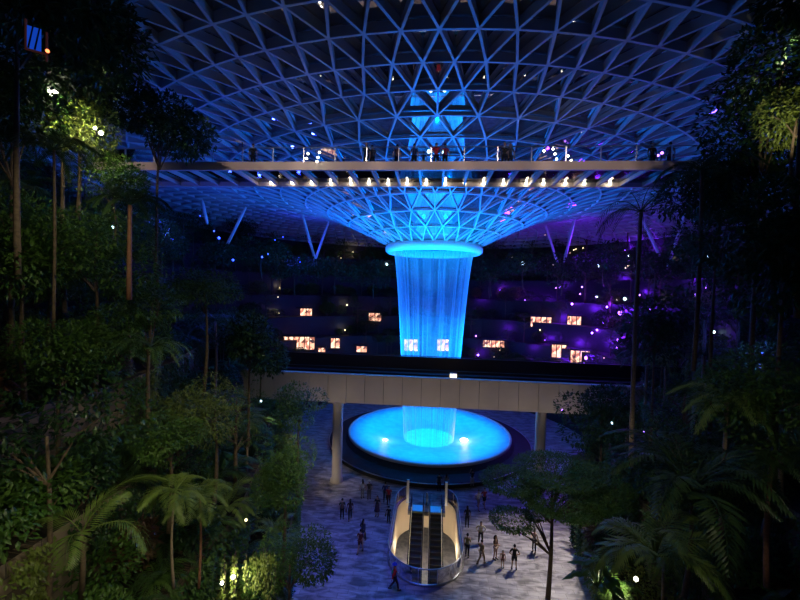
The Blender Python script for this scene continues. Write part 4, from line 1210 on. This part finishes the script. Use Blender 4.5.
for (px, py, r_, pw) in ((556, 288, .12, 0), (560, 287, .16, 60), (572, 304, .2, 90), (582, 287, .14, 0), (596, 297, .14, 0), (607, 307, .16, 60), (620, 313, .30, 220), (580, 294, .12, 0),
        (697, 295, .30, 160), (707, 287, .28, 160), (718, 265, .2, 60), (650, 310, .14, 60), (618, 340, .2, 90), (617, 348, .14, 0), (586, 358, .24, 150), (584, 364, .16, 0), (561, 363, .15, 60),
        (478, 355, .2, 60), (476, 336, .14, 0), (640, 295, .14, 60), (655, 275, .14, 110), (603, 323, .16, 90), (597, 330, .14, 0), (592, 333, .16, 90), (657, 420, .3, 0), (667, 432, .2, 40), (562, 410, .2, 0), (644, 432, .16, 0), (625, 250, .12, 60), (525, 300, .1, 110), (545, 340, .1, 110), (500, 290, .08, 90)):
    spark(px, py, 57 if py < 380 else 30, 'p', r_*.6 if py < 380 else r_*.35, pw*.9 if py < 380 else 4)
for (px, py, r_, pw) in ((172, 239, .34, 90), (219, 238, .34, 90), (214, 231, .2, 60), (233, 260, .3, 60), (262, 257, .26, 60), (268, 254, .2, 0), (160, 222, .16, 60), (200, 216, .14, 60), (283, 237, .14, 60), (275, 240, .14, 0), (300, 262, .12, 40)):
    spark(px, py, 46, 'b', r_*.6, pw*.9, (.03, .06, 1))
for (px, py) in ((353, 252), (354, 257), (341, 258), (347, 305), (374, 325), (345, 330), (338, 340), (280, 288), (278, 297), (285, 262), (187, 276), (224, 285), (279, 313), (505, 262), (512, 257), (547, 259), (553, 265), (570, 253), (574, 250), (576, 249), (583, 248), (566, 263), (638, 257), (625, 268), (545, 235), (628, 266), (540, 330), (494, 357), (604, 358), (611, 372), (500, 350), (668, 262), (662, 300), (617, 300), (655, 301)):
    spark(px, py, 55, 'w', rnd.uniform(.04, .11), 6 if rnd.random() < .3 else 0, WARM)
for (px, py, r_) in ((387, 264, .2), (523, 263, .22), (709, 258, .22), (755, 254, .28), (628, 256, .1), (113, 227, .16), (261, 401, .12), (598, 266, .15), (714, 332, .08), (612, 423, .12), (597, 297, .1), (625, 299, .16)):
    spark(px, py, 52 if px < 740 and py < 380 and px > 200 else 26, 'c', r_ if (px < 740 and py < 380 and px > 200) else r_*.5)
for (x, y, z, pw, c) in ((17, 60, 14, 500, PURP), (22, 55, 19, 500, PURP), (10, 66, 12, 500, (.05, .04, 1)), (22, 60, 27, 700, PURP), (-20, 58, 26, 900, (.03, .06, 1)), (-14, 64, 14, 260, (.05, .1, 1)), (28, 40, 24, 500, (.1, .04, 1))):
    lamp('POINT', 'garden_colour_fill', (x, y, z), pw, c, radius=.5)  # added coloured lights standing in for the purple and blue haze
for (px, py, pw) in ((480, 300, 60), (505, 330, 60), (530, 350, 60), (545, 300, 90), (560, 320, 120), (575, 345, 120), (590, 310, 140), (605, 345, 120), (640, 330, 60), (620, 280, 120), (650, 250, 120), (690, 280, 120), (600, 260, 60), (715, 300, 60)):
    d_ = march(px, py)
    if d_:
        p = at(px, py, d_ - .9) + Vector((0, 0, .3))
        lamp('POINT', 'garden_glow', p, pw*2.8, PURP, radius=.1)
for k in range(46):
    px = rnd.uniform(275, 620); py = rnd.uniform(262, 366)
    if 398 < px < 464 or any(abs(px-s_[0]) < s_[2]/2+9 and -8 < py-s_[1] < s_[3]+9 for s_ in SH): continue
    d_ = march(px, py)
    if d_:
        p = at(px, py, d_ - .2)
        place('shrub' if rnd.random() < .55 else 'tree', rnd.choice([0, 1]), (p.x, p.y, ground(p.x, p.y-.5)), None, rnd.uniform(.7, 1.3), 'the lit bank between the shop fronts')
# purple stage lamp and pendant bulbs by the footbridge
floodlight(at(662, 153, 24.6), .09, 0, at(662, 160, 26), 'purple lamp at the right end of the footbridge', m=M['lampp'])
floodlight(at(658, 155.5, 24.8), .08, 0, at(662, 160, 26), 'purple lamp left of its twin at the right end of the footbridge', m=M['lampp'])
floodlight(at(242, 139, 31), .14, 0, at(242, 150, 31), 'warm lamp on the lattice above the left end of the footbridge', m=M['lampy'])
def pendant(spots, lb):
    for k, (px, py) in enumerate(spots):
        p = at(px, py, 23.4)
        t = empty('pendant_bulb', p); tag(t, lb, 'light', lb.replace('small', 'bulbs,').replace('bulb ', ''))
        b = MB(); b.ball((0, 0, 0), .07, 8); b.build('bulb', M['lampw'], t, True)
        b = MB(); b.tube([(0, 0, .06), (0, 0, .9)], .006, 4); b.build('cord', M['black'], t)
pendant([(308, 153.5), (306.5, 158.5), (319.5, 152.5), (318, 157.5), (317, 161.5)], 'small hanging bulb in front of the footbridge, left cluster')
pendant([(553, 149), (555, 154), (556.5, 159), (568, 156), (571, 160.5), (544, 151)], 'small hanging bulb in front of the footbridge, right cluster')
o = empty('stage_light', at(432, 151.5, 26.2)); tag(o, 'pair of bright white lamps behind the red figure on the footbridge', 'light')
b = MB(); b.ball((-.22, 0, 0), .12, 10); b.ball((.75, 0, 0), .12, 10); b.build('lens', M['lampc'], o, True)
b = MB(); b.box(-.3, .85, .1, .16, -.04, .04); b.build('bracket', M['black'], o)
# unused models are dropped
for k in PR:
    for vi, pr in enumerate(PR[k]):
        if (k, vi) not in USED:
            for c in list(pr.children): bpy.data.objects.remove(c)
            bpy.data.objects.remove(pr)
